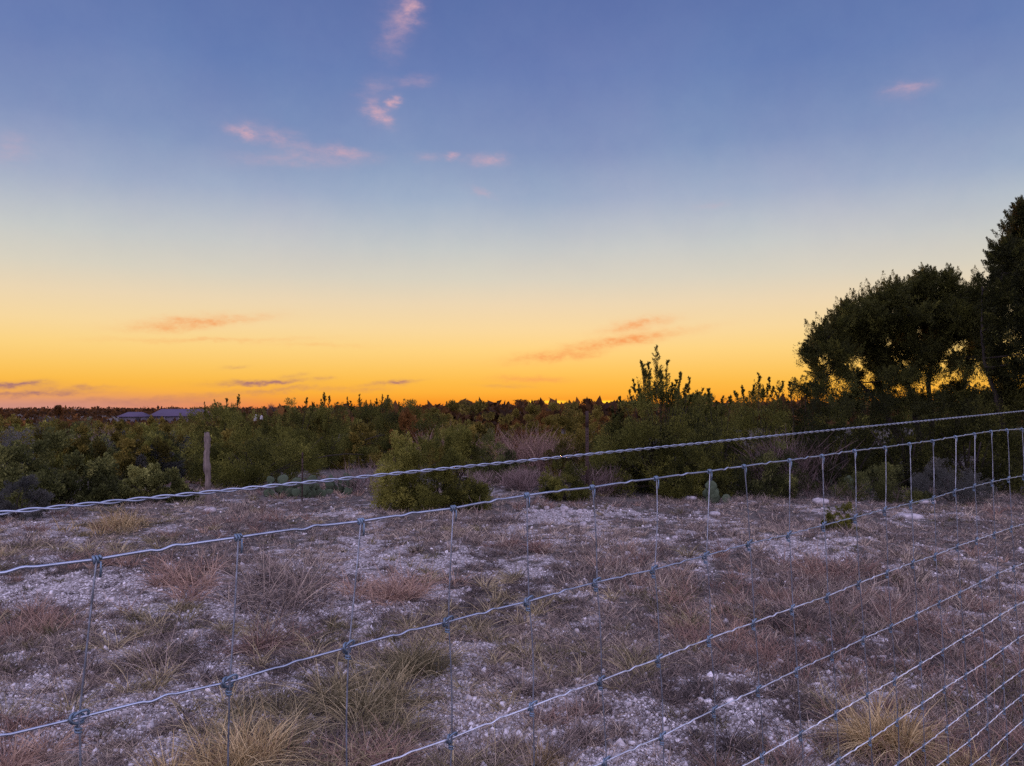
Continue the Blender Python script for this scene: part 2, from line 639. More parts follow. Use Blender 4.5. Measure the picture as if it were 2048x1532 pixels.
# single bunches one can point to: pixel of the base, height and half-width in metres, blades, material
CLUMPS = [
    ('grass_clump', (735, 1440), .38, .26, 1500, 'green', .55, 'large olive tan grass bunch behind the third upright fence wire from the left'),
    ('grass_clump', (470, 1545), .30, .22, 1300, 'tan', .58, 'straw coloured tangled grass bunch at the bottom edge of the photo, left of centre'),
    ('grass_clump', (40, 1545), .24, .17, 900, 'red', .6, 'rusty red grass bunch in the bottom left corner'),
    ('grass_clump', (62, 1462), .17, .22, 900, 'red', .35, 'low brown grass bunch just above the second fence wire at the left edge'),
    ('grass_clump', (760, 1548), .24, .17, 900, 'red', .65, 'pinkish grass bunch at the bottom edge left of centre, below the large olive tan bunch'),
    ('grass_clump', (1738, 1500), .36, .12, 1500, 'tan', .45, 'tall upright tan grass bunch behind the close wires at lower right'),
    ('grass_clump', (1930, 1550), .17, .16, 800, 'tan', .45, 'spread yellowish grass bunch at the bottom edge near the right corner'),
    ('grass_clump', (560, 1195), .52, .5, 1500, 'dry', .62, 'wide brown grass bunch at mid left between the second and third upright wires'),
    ('grass_clump', (385, 1165), .33, .36, 1100, 'red', .6, 'reddish grass bunch right of the pale gravel mound'),
    ('grass_clump', (850, 1345), .36, .2, 1100, 'green', .32, 'dark green bushy weed bunch left of the fourth upright wire'),
    ('grass_clump', (1057, 1385), .24, .08, 520, 'dry', .4, 'narrow brown tuft standing alone on gravel near the centre bottom'),
    ('grass_clump', (820, 1185), .34, .45, 1300, 'red', .58, 'broad patch of rust brown grass left of the centre with thin standing stalks'),
    ('grass_clump', (1548, 1240), .32, .28, 1000, 'dry', .25, 'dark rounded grass bunch in the right half above the third fence wire'),
    ('grass_clump', (368, 1222), .17, .11, 420, 'green', .45, 'small bright green tuft on gravel below the reddish bunch at left'),
    ('grass_clump', (677, 1258), .18, .09, 400, 'green', .3, 'small dark green tuft on pale gravel beside the third upright wire'),
    ('grass_clump', (1092, 1100), .20, .22, 600, 'red', .5, 'small round red brown tuft right of the fifth upright wire'),
    ('grass_clump', (1010, 1090), .17, .2, 500, 'red', .35, 'small rust coloured tuft left of the fifth upright wire'),
    ('grass_clump', (232, 1055), .36, .45, 900, 'tan', .3, 'ochre grass bunch below the twisted wire at far left'),
    ('grass_clump', (70, 1095), .30, .4, 800, 'dry', .5, 'brown grass bunch above the top mesh wire at the left edge'),
    ('grass_clump', (1160, 1475), .17, .16, 600, 'dry', .4, 'low brown bunch at the bottom, right of the sixth fence upright'),
    ('grass_clump', (1485, 1505), .18, .12, 520, 'dry', .12, 'dark purple brown tuft on gravel at the bottom right of centre'),
    ('grass_clump', (1650, 1150), .34, .4, 900, 'red', .5, 'reddish grass right of the small pale gravel mound on the right'),
    ('grass_clump', (985, 1045), .32, .35, 700, 'dry', .45, 'brown grass at the right foot of the leafy front juniper'),
    ('grass_clump', (300, 1330), .26, .3, 1100, 'dry', .5, 'purplish brown grass bunch between the first and second upright wires'),
    ('grass_clump', (520, 1300), .26, .25, 1000, 'red', .3, 'dark reddish bunch right of the second upright wire above the second wire'),
    ('grass_clump', (1130, 1445), .16, .14, 420, 'red', .45, 'small reddish tuft on gravel by the sixth upright wire'),
    ('grass_clump', (1085, 1530), .15, .1, 420, 'tan', .3, 'small yellowish tuft at the bottom edge near the centre'),
]
for nm, (px, py), h, w, nb, mt, tn, lab in CLUMPS:
    c = ground_at(px, py)
    o = MB()
    k = nb
    # several crowns inside a bunch give it an uneven outline
    m_ = max(5, int(w * 34))
    cc = rng.normal(size=(m_, 2)) * w * .5
    hs = h * rng.uniform(.55, 1.0, m_)
    wi = rng.integers(0, m_, k)
    a = rng.uniform(0, 2 * math.pi, k)
    rr = w * .35 * rng.uniform(0, 1, k) ** .7
    bx, by = c[0] + cc[wi, 0] + rr * np.cos(a), c[1] + cc[wi, 1] + rr * np.sin(a)
    P = np.stack([bx, by, H(bx, by) - .01], -1)
    D = lean_dirs(k, .3) + np.stack([np.cos(a), np.sin(a), 0 * a], -1) * .45
    if mt == 'tan':
        D[:, :2] *= .55
    D += rng.normal(size=(k, 3)) * (.16 if mt == 'tan' else .24)
    flat = rng.uniform(0, 1, k) < (.15 if mt == 'tan' else .3)
    D[flat] = norm(rng.normal(size=(flat.sum(), 3)) * np.array([1, 1, .35]))
    lf = np.where(flat, .5, 1.)
    D[:, 2] = np.abs(D[:, 2]) + .1
    blades(o, P, D, hs[wi] * lf * rng.uniform(.35, 1.2, k), width(c[1]) * rng.uniform(.7, 1.6, k), rng.uniform(.1, 2.0, k), np.clip(tn + rng.normal(size=k) * .26, 0, 1), 5)
    s = max(3, nb // 130)
    a = rng.uniform(0, 2 * math.pi, s)
    bx, by = c[0] + w * .8 * rng.uniform(-1, 1, s), c[1] + w * .6 * rng.uniform(-1, 1, s)
    blades(o, np.stack([bx, by, H(bx, by)], -1), lean_dirs(s, .22), h * rng.uniform(1.1, 1.7, s), width(c[1]) * .8, rng.uniform(0, .4, s), min(1, tn + .3), 5)
    tag(o.build(nm, M[mt], origin=c), lab, 'grass', 'single grass bunches behind the fence')


# ------------------------------------------------------------------ bushes and trees
def envelope(mb, c, rx, ry, h, n_pl, n_leaf, size, tone, wf=.42, low=-.1, tv=.15, upb=.3, jag=.32):
    """a crown built of separate leafy lobes standing on a lumpy half-ellipsoid, with gaps between them"""
    lob = rng.uniform(0, 6.28, 3)
    nl = int(np.clip(n_pl / 6, 12, 46))
    lobes = []
    for k in range(nl):
        d = rng.normal(size=3)
        d /= np.linalg.norm(d)
        d[2] = abs(d[2]) + low
        if k % 3 == 0:
            d[2] *= .25
        d /= np.linalg.norm(d)
        az = math.atan2(d[1], d[0])
        lump = 1 + jag * (.6 * math.sin(2 * az + lob[0]) + .5 * math.sin(5 * az + lob[1] + 3 * d[2])) + rng.normal() * jag * .5
        rr = rng.uniform(.45, 1) ** .5 * np.clip(lump, .5, 1.35) * .82
        p = c + np.array([d[0] * rx * rr, d[1] * ry * rr, max(.06 * h, (.08 + d[2] * 1.02 * rr) * h)])
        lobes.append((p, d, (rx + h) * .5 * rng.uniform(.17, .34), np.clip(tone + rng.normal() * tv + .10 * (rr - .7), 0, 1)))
    w = np.array([q[2] ** 2 for q in lobes])
    w /= w.sum()
    for (p, d, R_, tn), f in zip(lobes, w):
        npl = 7
        per = max(6, int(n_leaf * f / npl))
        for _ in range(npl):
            e = norm(rng.normal(size=3) + d * .7 + UP * upb * 1.6)
            tip = p + e * R_ * rng.uniform(.75, 1.25)
            base = p + e * R_ * .12
            if tip[2] < c[2] + .02:
                tip[2] = c[2] + .04
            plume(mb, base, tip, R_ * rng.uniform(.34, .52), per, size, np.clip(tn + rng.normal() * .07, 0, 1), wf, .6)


def stems(mb, c, tips, r0):
    for tp in tips:
        tp = np.asarray(tp, float)
        s = c + np.array([rng.normal() * r0 * 1.5, rng.normal() * r0 * 1.5, -.03])
        t = np.linspace(0, 1, 7)[:, None]
        mid = (s + tp) / 2 + np.array([0, 0, .12 * np.linalg.norm(tp - s)]) + rng.normal(size=3) * .06 * np.linalg.norm(tp - s)
        P = s * (1 - t) ** 2 + mid * 2 * t * (1 - t) + tp * t ** 2
        tube(mb, P, r0 * np.linspace(1, .3, 7), 6, .4)


def spire(mb, A, B, r, n, size, tone):
    """a thin leader with loose alternating side sprays, wide at the foot, as on a young juniper"""
    A, B = np.asarray(A, float), np.asarray(B, float)
    L = np.linalg.norm(B - A)
    size = min(size, .036)
    plume(mb, A + (B - A) * .55, B, r * .16, int(n * .10), size, tone, .3, .6)
    m = max(9, int(L / .032))
    for i in range(m):
        t = rng.uniform(.0, .97) ** 1.1
        p = A + (B - A) * t
        a = rng.uniform(0, 6.28)
        ln = r * (2.6 * (1 - t) ** 1.3 + .42) * rng.uniform(.35, 1.3)
        up = rng.uniform(.7, 1.7)
        q = p + np.array([math.cos(a) * .7, math.sin(a) * .7, up]) * ln * .8 + rng.normal(size=3) * ln * .1
        plume(mb, p, q, ln * .15, max(3, int(n * .95 / m)), size, np.clip(tone + rng.normal() * .1, 0, 1), .32, .8)


def bush(name, px, D, top, wpx, mat, label, cat='bush', n=9000, size=.05, tone=.45, spires=(), npl=None, wf=.28, depth=.8, group=None, low=-.1, upb=.3, jag=.32, trunk='bark', base=None):
    c = gpos(px, D)
    zt = at(px, top, D)[2]
    h = max(.25, zt - c[2]) * 1.04
    rx = wpx / 2 / F * D
    root = empty(name, c, label, cat, group)
    n, size = int(n * 2.1), size * .84
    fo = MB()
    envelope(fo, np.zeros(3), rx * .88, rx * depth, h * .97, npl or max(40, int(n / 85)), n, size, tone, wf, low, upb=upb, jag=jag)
    if mat == 'juniper':
        for _ in range(12):
            p = np.array([rng.normal() * rx * .4, rng.normal() * rx * depth * .35, 0])
            e = math.sqrt(max(.05, 1 - (p[0] / rx) ** 2 - (p[1] / rx / depth) ** 2))
            p[2] = h * .82 * e
            q = p + np.array([p[0] * .15 + rng.normal() * .04, rng.normal() * .04, h * rng.uniform(.12, .3)])
            plume(fo, p, q, np.linalg.norm(q - p) * .22, int(n / 140), size * .85, np.clip(tone + rng.normal() * .1, 0, 1), .36, .7)
    st = MB()
    tips = [np.array([rng.normal() * rx * .4, rng.normal() * rx * .35, h * rng.uniform(.35, .6)]) for _ in range(8)]
    for sx_, sy_, b_ in spires:
        tip = at(sx_, sy_, D) - c
        bs = at(px + (sx_ - px) * .8, b_, D) - c
        off = rng.normal() * .12
        tip[1] += off
        bs[1] += off * .5
        L = np.linalg.norm(tip - bs)
        spire(fo, bs, tip, max(.055, L * .13), int(300 + L * 850), size, max(.1, tone - .1))
        t = np.linspace(0, 1, 6)[:, None]
        tube(st, bs * (1 - t) + tip * t * 1.0 + rng.normal(size=(6, 3)) * .006, np.linspace(.007, .002, 6), 5, .3, cap=False)
        tube(st, np.array([0, 0, -.02]) * (1 - t) + bs * t, np.linspace(.012, .007, 6), 5, .3, cap=False)
    stems(st, np.zeros(3), tips, max(.012, .018 * h))
    fo.build('foliage', M[mat], root)
    st.build('stems', M[trunk], root)
    return root


rng = np.random.default_rng(103)
bush('shrub', 5, 14.2, 868, 190, 'grey_leaf', 'greyish green shrub cut off by the left edge below the far houses', n=9000, size=.05, tone=.5)
bush('shrub', 120, 13.4, 902, 300, 'olive', 'wide dark green leafy shrub at left in front of the thicket, above the twisted wire', n=16000, size=.055, tone=.3, wf=.6, depth=.6)
bush('shrub', 300, 14.0, 932, 190, 'olive', 'low pale olive shrub left of the leaning wooden post', n=9000, size=.05, tone=.55, wf=.55, depth=.6)
bush('shrub', 40, 11.6, 962, 130, 'grey_leaf', 'low grey twiggy shrub at the left edge just above the twisted wire', n=5000, size=.04, tone=.45)
bush('juniper', 250, 19.5, 866, 330, 'olive', 'broad mid green bush behind the leafy shrub at left', n=13000, size=.07, tone=.42)
bush('juniper', 150, 24, 846, 260, 'scrub', 'olive bush in the second row at left below the small far house', n=9000, size=.08, tone=.5)
bush('shrub', 45, 27, 840, 230, 'grey_leaf', 'pale grey bush in the second row at the left edge', n=8000, size=.08, tone=.45)
bush('juniper', 350, 26, 838, 230, 'scrub', 'yellow green bush in front of the long purple roofed house', n=9000, size=.08, tone=.55)
bush('juniper', 445, 24, 820, 210, 'juniper', 'juniper with four ragged leaders against the sky right of the long house', n=12000, size=.065, tone=.4,
     spires=[(405, 806, 840), (428, 800, 838), (452, 797, 835), (475, 789, 832)])
bush('juniper', 510, 17.5, 852, 330, 'juniper', 'large dark juniper right behind the leaning wooden post', n=22000, size=.055, tone=.38, depth=.7)
bush('juniper', 590, 22, 828, 220, 'juniper', 'dark juniper between the wooden post and the tall pointed leader', n=13000, size=.06, tone=.42,
     spires=[(612, 796, 832), (630, 806, 834)])
bush('juniper', 655, 23, 822, 210, 'juniper', 'dark juniper with one thick leaning leader behind the prickly pears', n=15000, size=.06, tone=.4,
     spires=[(648, 785, 835), (656, 792, 835), (640, 800, 835)])
bush('juniper', 745, 27, 822, 230, 'juniper', 'dark juniper with several feathery leaning tips left of the bright gap', n=17000, size=.06, tone=.34,
     spires=[(700, 802, 835), (730, 803, 835), (752, 797, 835), (693, 794, 835), (718, 790, 838), (765, 789, 832), (778, 791, 832), (742, 800, 832)])
bush('juniper', 830, 26, 824, 170, 'juniper', 'rounded dark juniper left of the reddish scrub on the skyline', n=11000, size=.06, tone=.36, spires=[(798, 804, 835)])
# front centre
bush('juniper', 890, 13.2, 872, 215, 'juniper', 'full dark green juniper standing at the front centre, cut by the twisted wire', n=26000, size=.045, tone=.36, depth=.75,
     spires=[(955, 868, 915), (930, 872, 915)], low=-.15)
bush('juniper', 806, 13.0, 876, 100, 'juniper', 'bright yellow green young juniper at the left side of the full front juniper', n=9000, size=.045, tone=.68,
     spires=[(785, 876, 920), (806, 884, 915), (826, 890, 920)])
bush('juniper', 1128, 14.2, 924, 105, 'juniper', 'small round green juniper at the foot of the steel post', n=9000, size=.04, tone=.55)
bush('shrub', 1000, 17.5, 878, 150, 'olive', 'olive brown shrub just behind and right of the full front juniper', n=9000, size=.055, tone=.35)
bush('shrub', 915, 19.5, 862, 130, 'scrub', 'brown olive shrub behind the full front juniper', n=8000, size=.06, tone=.45)
bush('juniper', 1160, 18, 868, 130, 'scrub', 'yellowish brown juniper bush behind the steel post', n=9000, size=.055, tone=.5)
bush('juniper', 1320, 15.6, 786, 285, 'juniper', 'tall juniper with many loose spires rising into the orange sky right of centre', n=30000, size=.05, tone=.42, depth=.7,
     spires=[(1310, 692, 815), (1281, 724, 812), (1334, 722, 812), (1361, 745, 815), (1378, 757, 818), (1256, 782, 818), (1296, 748, 815), (1320, 738, 810), (1345, 765, 815), (1266, 760, 815), (1288, 738, 812), (1302, 722, 815), (1326, 752, 815), (1354, 760, 818), (1370, 772, 818), (1386, 786, 820), (1238, 796, 820), (1276, 772, 818), (1312, 762, 818), (1338, 776, 818)], low=-.16)
bush('juniper', 1245, 16.3, 842, 130, 'juniper', 'dark juniper bush right of the steel post at the left foot of the spired juniper', n=12000, size=.05, tone=.36, spires=[(1226, 812, 850), (1240, 803, 845)])
bush('juniper', 1440, 16.4, 828, 150, 'juniper', 'olive juniper between the spired juniper and the trees at right', n=14000, size=.05, tone=.45,
     spires=[(1393, 784, 835), (1421, 778, 835), (1442, 794, 835), (1405, 800, 835), (1460, 792, 835), (1432, 804, 835)])
bush('juniper', 1510, 17.2, 796, 150, 'juniper', 'juniper with two thin leaders beside the big trees at right', n=15000, size=.05, tone=.45,
     spires=[(1519, 748, 805), (1540, 756, 805), (1482, 772, 805), (1562, 764, 800), (1500, 770, 805), (1530, 772, 805), (1472, 784, 808), (1550, 776, 802)])
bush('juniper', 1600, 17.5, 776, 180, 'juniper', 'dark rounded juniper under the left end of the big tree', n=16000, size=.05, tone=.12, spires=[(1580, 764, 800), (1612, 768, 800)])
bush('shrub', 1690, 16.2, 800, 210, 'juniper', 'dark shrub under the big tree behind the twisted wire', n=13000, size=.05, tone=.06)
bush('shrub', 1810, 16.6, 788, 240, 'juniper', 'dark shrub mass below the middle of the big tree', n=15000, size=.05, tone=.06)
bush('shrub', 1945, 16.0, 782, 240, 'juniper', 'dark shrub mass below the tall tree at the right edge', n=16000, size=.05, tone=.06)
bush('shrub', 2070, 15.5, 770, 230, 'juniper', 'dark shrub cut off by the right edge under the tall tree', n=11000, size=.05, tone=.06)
bush('shrub', 1760, 14.4, 920, 180, 'olive', 'low grey green shrub in front of the dark masses at right', n=8000, size=.04, tone=.3)
bush('shrub', 1900, 14.2, 915, 190, 'grey_leaf', 'low greyish shrub at right behind the close upright wires', n=8000, size=.04, tone=.3)
bush('shrub', 1390, 14.9, 912, 170, 'juniper', 'low dark juniper skirt below the olive juniper, at the seventh upright wire', n=12000, size=.045, tone=.25)
bush('shrub', 1540, 15.0, 900, 170, 'olive', 'low dark shrub left of the big tree above the top mesh wire', n=11000, size=.045, tone=.22)
bush('juniper', 1680, 10.1, 1016, 76, 'juniper', 'juniper seedling standing alone in the grass at right', n=3200, size=.03, tone=.45, low=0)


rng = np.random.default_rng(104)
def bare_bush(px, D, top, wpx, label, n=1500, tone=.5, mat='twig'):
    c = gpos(px, D)
    h = at(px, top, D)[2] - c[2]
    rx = wpx / 2 / F * D
    root = MB()
    k = 40
    bx = rng.normal(size=(k, 2)) * np.array([rx * .5, rx * .4])
    wi = rng.integers(0, k, n)
    P = np.stack([c[0] + bx[wi, 0], c[1] + bx[wi, 1], np.zeros(n)], -1)
    hv = rng.uniform(.45, 1.0, k)[wi] * h
    lvl = rng.uniform(0, .7, n) * hv
    P[:, 2] = H(P[:, 0], P[:, 1]) + lvl
    D_ = rng.normal(size=(n, 3)) * .6
    D_[:, 2] = 1
    P[:, 0] += D_[:, 0] * lvl * .6
    P[:, 1] += D_[:, 1] * lvl * .6
    blades(root, P, D_, (hv - lvl * .8) * rng.uniform(.3, .9, n), .0022 + .0004 * D, rng.uniform(-.2, .3, n), np.clip(tone + rng.normal(size=n) * .2, 0, 1), 4)
    o = root.build('bare_shrub', M[mat], origin=c)
    return tag(o, label, 'shrub', 'leafless shrubs in the thicket')


bare_bush(1075, 19, 838, 170, 'large leafless reddish shrub left of the steel post', 3000, .4, 'red')
bare_bush(1040, 15.8, 925, 150, 'low leafless mauve shrub between the front juniper and the small round juniper', 2200, .55)
bare_bush(905, 24, 840, 140, 'rust brown leafless shrub below the skyline left of the sunset glow', 2200, .35, 'red')
bare_bush(1580, 15.6, 835, 140, 'grey leafless shrub beside the olive juniper left of the big tree', 1000, .3)
bare_bush(745, 15.8, 905, 130, 'low mauve leafless shrub right of the prickly pears', 700, .5)
bare_bush(215, 22, 842, 120, 'pale grey leafless shrub in the left thicket', 1800, .6)
bare_bush(1190, 15.2, 915, 90, 'thin leafless shrub directly behind the foot of the steel post', 1200, .5)
bare_bush(1660, 14.6, 945, 170, 'low purplish leafless shrub in front of the dark trees', 350, .12)


# ---- the two big junipers at right
def tree(px, D, base_xy, trunks, clusters, label, tone, size=.046, tufts_=()):
    c = gpos(px, D)
    root = empty('juniper_tree', c, label, 'tree')
    tb, cb = MB(), MB()
    ends = []
    for pts, r0 in trunks:
        P = []
        dy0 = .12 + abs(rng.normal()) * .15
        for kk, (a, b_) in enumerate(pts):
            p = at(a, b_, D) - c
            p[1] += dy0 * kk * .5
            P.append(p)
        P = np.array(P)
        if P[0][2] < .6:
            P[0][2] = H1(P[0][0] + c[0], P[0][1] + c[1]) - c[2] - .05
        # smooth the run of points
        t = np.linspace(0, len(P) - 1, 6 * len(P))
        S = np.stack([np.interp(t, np.arange(len(P)), P[:, k]) for k in range(3)], -1)
        for _ in range(3):
            S[1:-1] = (S[:-2] + S[1:-1] * 2 + S[2:]) / 4
        S[1:-1] += rng.normal(size=(len(S) - 2, 3)) * r0 * .12
        tube(tb, S, r0 * np.linspace(1, .25, len(S)), 8, .4)
        ends.append(S)
    allp = np.concatenate(ends)
    for (a, b_, wr, hr, npl, dn, tb_) in clusters:
        c0 = at(a, b_, D + rng.normal() * .7) - c
        rx, rz = wr * 1.25 / F * D, hr * 1.25 / F * D
        k = allp[np.argmin(np.linalg.norm((allp - c0) * np.array([1, .5, 1.2]), axis=1))]
        t = np.linspace(0, 1, 7)[:, None]
        midp = (k + c0) / 2 + np.array([0, 0, -.05]) + rng.normal(size=3) * .12
        tube(tb, k * (1 - t) ** 2 + midp * 2 * t * (1 - t) + c0 * t ** 2, np.linspace(.018, .005, 7), 5, .4, cap=False)
        for _ in range(int(npl * 2.6)):
            d = norm(rng.normal(size=3)) * rng.uniform(.15, 1) ** .6
            tip = c0 + d * np.array([rx, max(rx, .4), rz]) + np.array([0, 0, rz * .25])
            out = norm(np.array([d[0], d[1], .55 + .4 * d[2]]) + rng.normal(size=3) * .2)
            ln = rng.uniform(.26, .55)
            plume(cb, tip - out * ln, tip, ln * rng.uniform(.2, .33), int(dn * 1.9), size, np.clip(tone + tb_ + rng.normal() * .12, 0, 1), .27, 1.15)
    for (a, b_, dx, dy) in tufts_:
        dd = D + rng.normal() * .4
        p = at(a, b_, dd) - c
        q = at(a + dx, b_ + dy, dd + rng.normal() * .05) - c
        plume(cb, p, q, np.linalg.norm(q - p) * rng.uniform(.2, .3), 210, size * .8, np.clip(tone + rng.normal() * .08, 0, 1), .27, 1.1)
    tb.build('trunk', M['bark'], root)
    cb.build('crown', M['juniper'], root)
    return root


def finials(line, n, dx, dy):
    line = np.array(line, float)
    sg = np.concatenate([[0], np.cumsum(np.linalg.norm(np.diff(line, axis=0), axis=1))])
    o = []
    for u in rng.uniform(0, sg[-1], n):
        k = rng.uniform(.5, 1.25)
        o.append((np.interp(u, sg, line[:, 0]) + rng.normal() * 4 + 4, np.interp(u, sg, line[:, 1]) + 22 + rng.normal() * 5, dx * k + rng.normal() * 7, dy * k))
    return o


rng = np.random.default_rng(105)
T1 = []
# dense upper crown (pixel centre, half-widths, plumes, leaves per plume, tone shift)
for a, b_, w, h, k, dn in [(1625, 700, 26, 16, 10, 55), (1660, 665, 34, 22, 18, 75), (1700, 628, 34, 24, 20, 80), (1745, 615, 36, 26, 22, 85),
                           (1790, 590, 34, 26, 22, 85), (1845, 570, 26, 26, 20, 85), (1895, 572, 28, 24, 20, 85), (1940, 590, 30, 24, 18, 80),
                           (1800, 640, 50, 30, 36, 90), (1740, 660, 50, 28, 34, 85), (1860, 630, 50, 34, 38, 90), (1920, 640, 44, 34, 32, 90),
                           (1680, 700, 42, 20, 22, 70), (1760, 705, 50, 18, 20, 65), (1845, 690, 44, 24, 22, 70), (1975, 640, 40, 40, 30, 90),
                           (1640, 730, 34, 14, 9, 50), (1690, 742, 34, 12, 10, 50), (1790, 745, 44, 14, 12, 55), (1860, 745, 40, 16, 12, 55),
                           (1930, 720, 34, 26, 16, 60), (1985, 720, 28, 30, 14, 60), (1610, 770, 30, 14, 9, 55), (1720, 785, 60, 14, 18, 65),
                           (1820, 795, 60, 16, 24, 75), (1920, 795, 60, 22, 26, 75), (2000, 790, 50, 22, 20, 75), (1870, 555, 12, 14, 6, 60),
                           (1846, 545, 8, 14, 5, 55), (1898, 548, 8, 14, 5, 55), (1783, 570, 10, 14, 5, 55), (1690, 606, 10, 12, 4, 55), (1950, 565, 14, 14, 6, 55), (1612, 696, 16, 10, 8, 60)]:
    T1.append((a, b_, w, h, k, dn, 0))
def inside(x, y, poly):
    c = False
    for (x0, y0), (x1, y1) in zip(poly, poly[1:] + poly[:1]):
        if (y0 > y) != (y1 > y) and x < (x1 - x0) * (y - y0) / (y1 - y0) + x0:
            c = not c
    return c


OUT = [(1612, 694), (1652, 662), (1690, 622), (1740, 600), (1782, 576), (1812, 592), (1845, 560), (1872, 584), (1900, 562), (1930, 592), (1960, 576), (1990, 614), (1995, 810), (1640, 810), (1625, 770), (1665, 735)]
while len(T1) < 185:
    a, b_ = rng.uniform(1600, 2000), rng.uniform(545, 812)
    if inside(a, b_, OUT):
        up_ = b_ < 700
        if up_ or b_ > 782 or rng.uniform() < .6:
            T1.append((a, b_, 27 if up_ else 22, 18 if up_ else 11, 9 if up_ else 6, 85 if up_ else 60, 0))
tree(1850, 18.5, None,
     [([(1850, 960), (1842, 880), (1835, 800), (1815, 730), (1790, 650)], .09),
      ([(1862, 960), (1868, 860), (1862, 760), (1880, 680), (1890, 600)], .08),
      ([(1840, 960), (1800, 860), (1750, 790), (1700, 730), (1650, 690)], .07),
      ([(1870, 960), (1920, 850), (1940, 760), (1955, 680), (1965, 620)], .07),
      ([(1838, 960), (1780, 840), (1765, 740), (1745, 650)], .06)],
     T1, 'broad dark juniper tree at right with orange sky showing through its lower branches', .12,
     tufts_=finials([(1600, 690), (1652, 655), (1690, 615), (1740, 592), (1782, 566), (1812, 588), (1845, 547), (1872, 578), (1900, 550), (1930, 586), (1960, 566)], 90, -8, -44) + finials([(1628, 690), (1648, 730), (1632, 765)], 22, -30, -12) + [(1846, 560, -3, -34), (1840, 566, -12, -26), (1897, 562, 4, -34), (1904, 570, 10, -26), (1783, 584, -3, -32), (1730, 606, -6, -30), (1690, 628, -8, -30)])
T2 = []
for a, b_, w, h, k, dn in [(2040, 425, 16, 20, 12, 75), (2060, 440, 26, 30, 16, 80), (2030, 470, 26, 24, 18, 80), (2020, 505, 34, 24, 24, 85),
                           (2055, 520, 40, 34, 26, 85), (2010, 550, 34, 28, 26, 85), (2050, 580, 44, 34, 28, 85), (2000, 600, 30, 30, 22, 80),
                           (2045, 640, 44, 30, 26, 80), (2030, 690, 34, 22, 12, 60), (2075, 700, 44, 34, 18, 65), (2060, 760, 50, 20, 16, 60),
                           (2110, 560, 60, 80, 40, 85), (2120, 680, 60, 60, 30, 80), (1995, 660, 26, 24, 12, 70), (2100, 450, 40, 40, 20, 80), (2090, 395, 26, 26, 12, 80)]:
    T2.append((a, b_, w, h, k, dn, 0))
for a, b_, w, h, k, dn in [(2005, 740, 30, 16, 15, 70), (2035, 725, 26, 14, 12, 70), (2012, 770, 26, 14, 12, 70), (2046, 412, 18, 18, 12, 80), (2056, 430, 24, 22, 14, 80), (2040, 790, 40, 20, 18, 70), (1995, 800, 40, 18, 16, 70), (2020, 820, 50, 20, 18, 75), (2000, 700, 26, 14, 9, 65), (2010, 640, 34, 24, 16, 75), (2045, 600, 34, 24, 16, 80), (2030, 560, 34, 24, 16, 80), (2040, 480, 22, 20, 10, 80)]:
    T2.append((a, b_, w, h, k, dn, 0))
tree(2050, 15.8, None,
     [([(2022, 990), (2018, 880), (2024, 780), (2034, 690), (2050, 580), (2058, 470)], .06),
      ([(2016, 900), (2000, 780), (1990, 720), (1998, 640), (2010, 560)], .05),
      ([(2030, 960), (2070, 820), (2100, 700), (2110, 560)], .08)],
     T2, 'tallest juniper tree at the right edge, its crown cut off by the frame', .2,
     tufts_=finials([(1985, 640), (1982, 590), (1990, 520), (2008, 470), (2030, 420), (2048, 405)], 70, -20, -24))


# ---- scrub behind the front rows: copies of four kinds
rng = np.random.default_rng(106)
def generic(name, mat, n, size, tone, spiky):
    m = MB()
    envelope(m, np.zeros(3), .62, .62, 1.0, max(24, n // 90), n, size, tone, .5, -.05, jag=.3)
    if spiky:
        for _ in range(4):
            p = np.array([rng.normal() * .25, rng.normal() * .25, .6])
            spire(m, p, p * np.array([1.2, 1.2, 1]) + np.array([rng.normal() * .05, 0, rng.uniform(.5, .75)]), .07, 130, size, tone - .1)
    return m


def kind(mat, n, size, tone, spiky=False):
    m = generic('scrub_bush', mat, n, size, tone, spiky)
    return m, mat


def copies(spec, items, label, group):
    """first item is the built bush itself, the rest are object copies of it"""
    m, mat = spec
    src = None
    for (x, y, h, wide, rz) in items:
        if src is None:
            src = m.build('scrub_bush', M[mat])
            o = src
        else:
            o = src.copy()
            COL.objects.link(o)
        o.location = (x, y, H1(x, y) - .02)
        o.scale = (h * wide, h * wide, h)
        o.rotation_euler = (0, 0, rz)
        tag(o, label, 'bush', group)


def spots(n, y0, y1, b0, b1, t0, t1, mind):
    """positions with heights such that the tops stand between two sight lines t0..t1"""
    out = []
    tries = 0
    while len(out) < n and tries < n * 80:
        tries += 1
        y = 1 / rng.uniform(1 / y1, 1 / y0)
        x = rng.uniform(b0, b1) * y
        h = CAMH - (rng.uniform(t0, t1) - 815) / F * y - H1(x, y)
        if h < .45 or h > 2.6:
            continue
        if all((x - q[0]) ** 2 + ((y - q[1]) * .7) ** 2 > (mind * y / 30) ** 2 for q in out):
            out.append((x, y, h, rng.uniform(.75, 1.3) * (1.5 / (h + .5)) ** .4, rng.uniform(0, 6.28)))
    return out


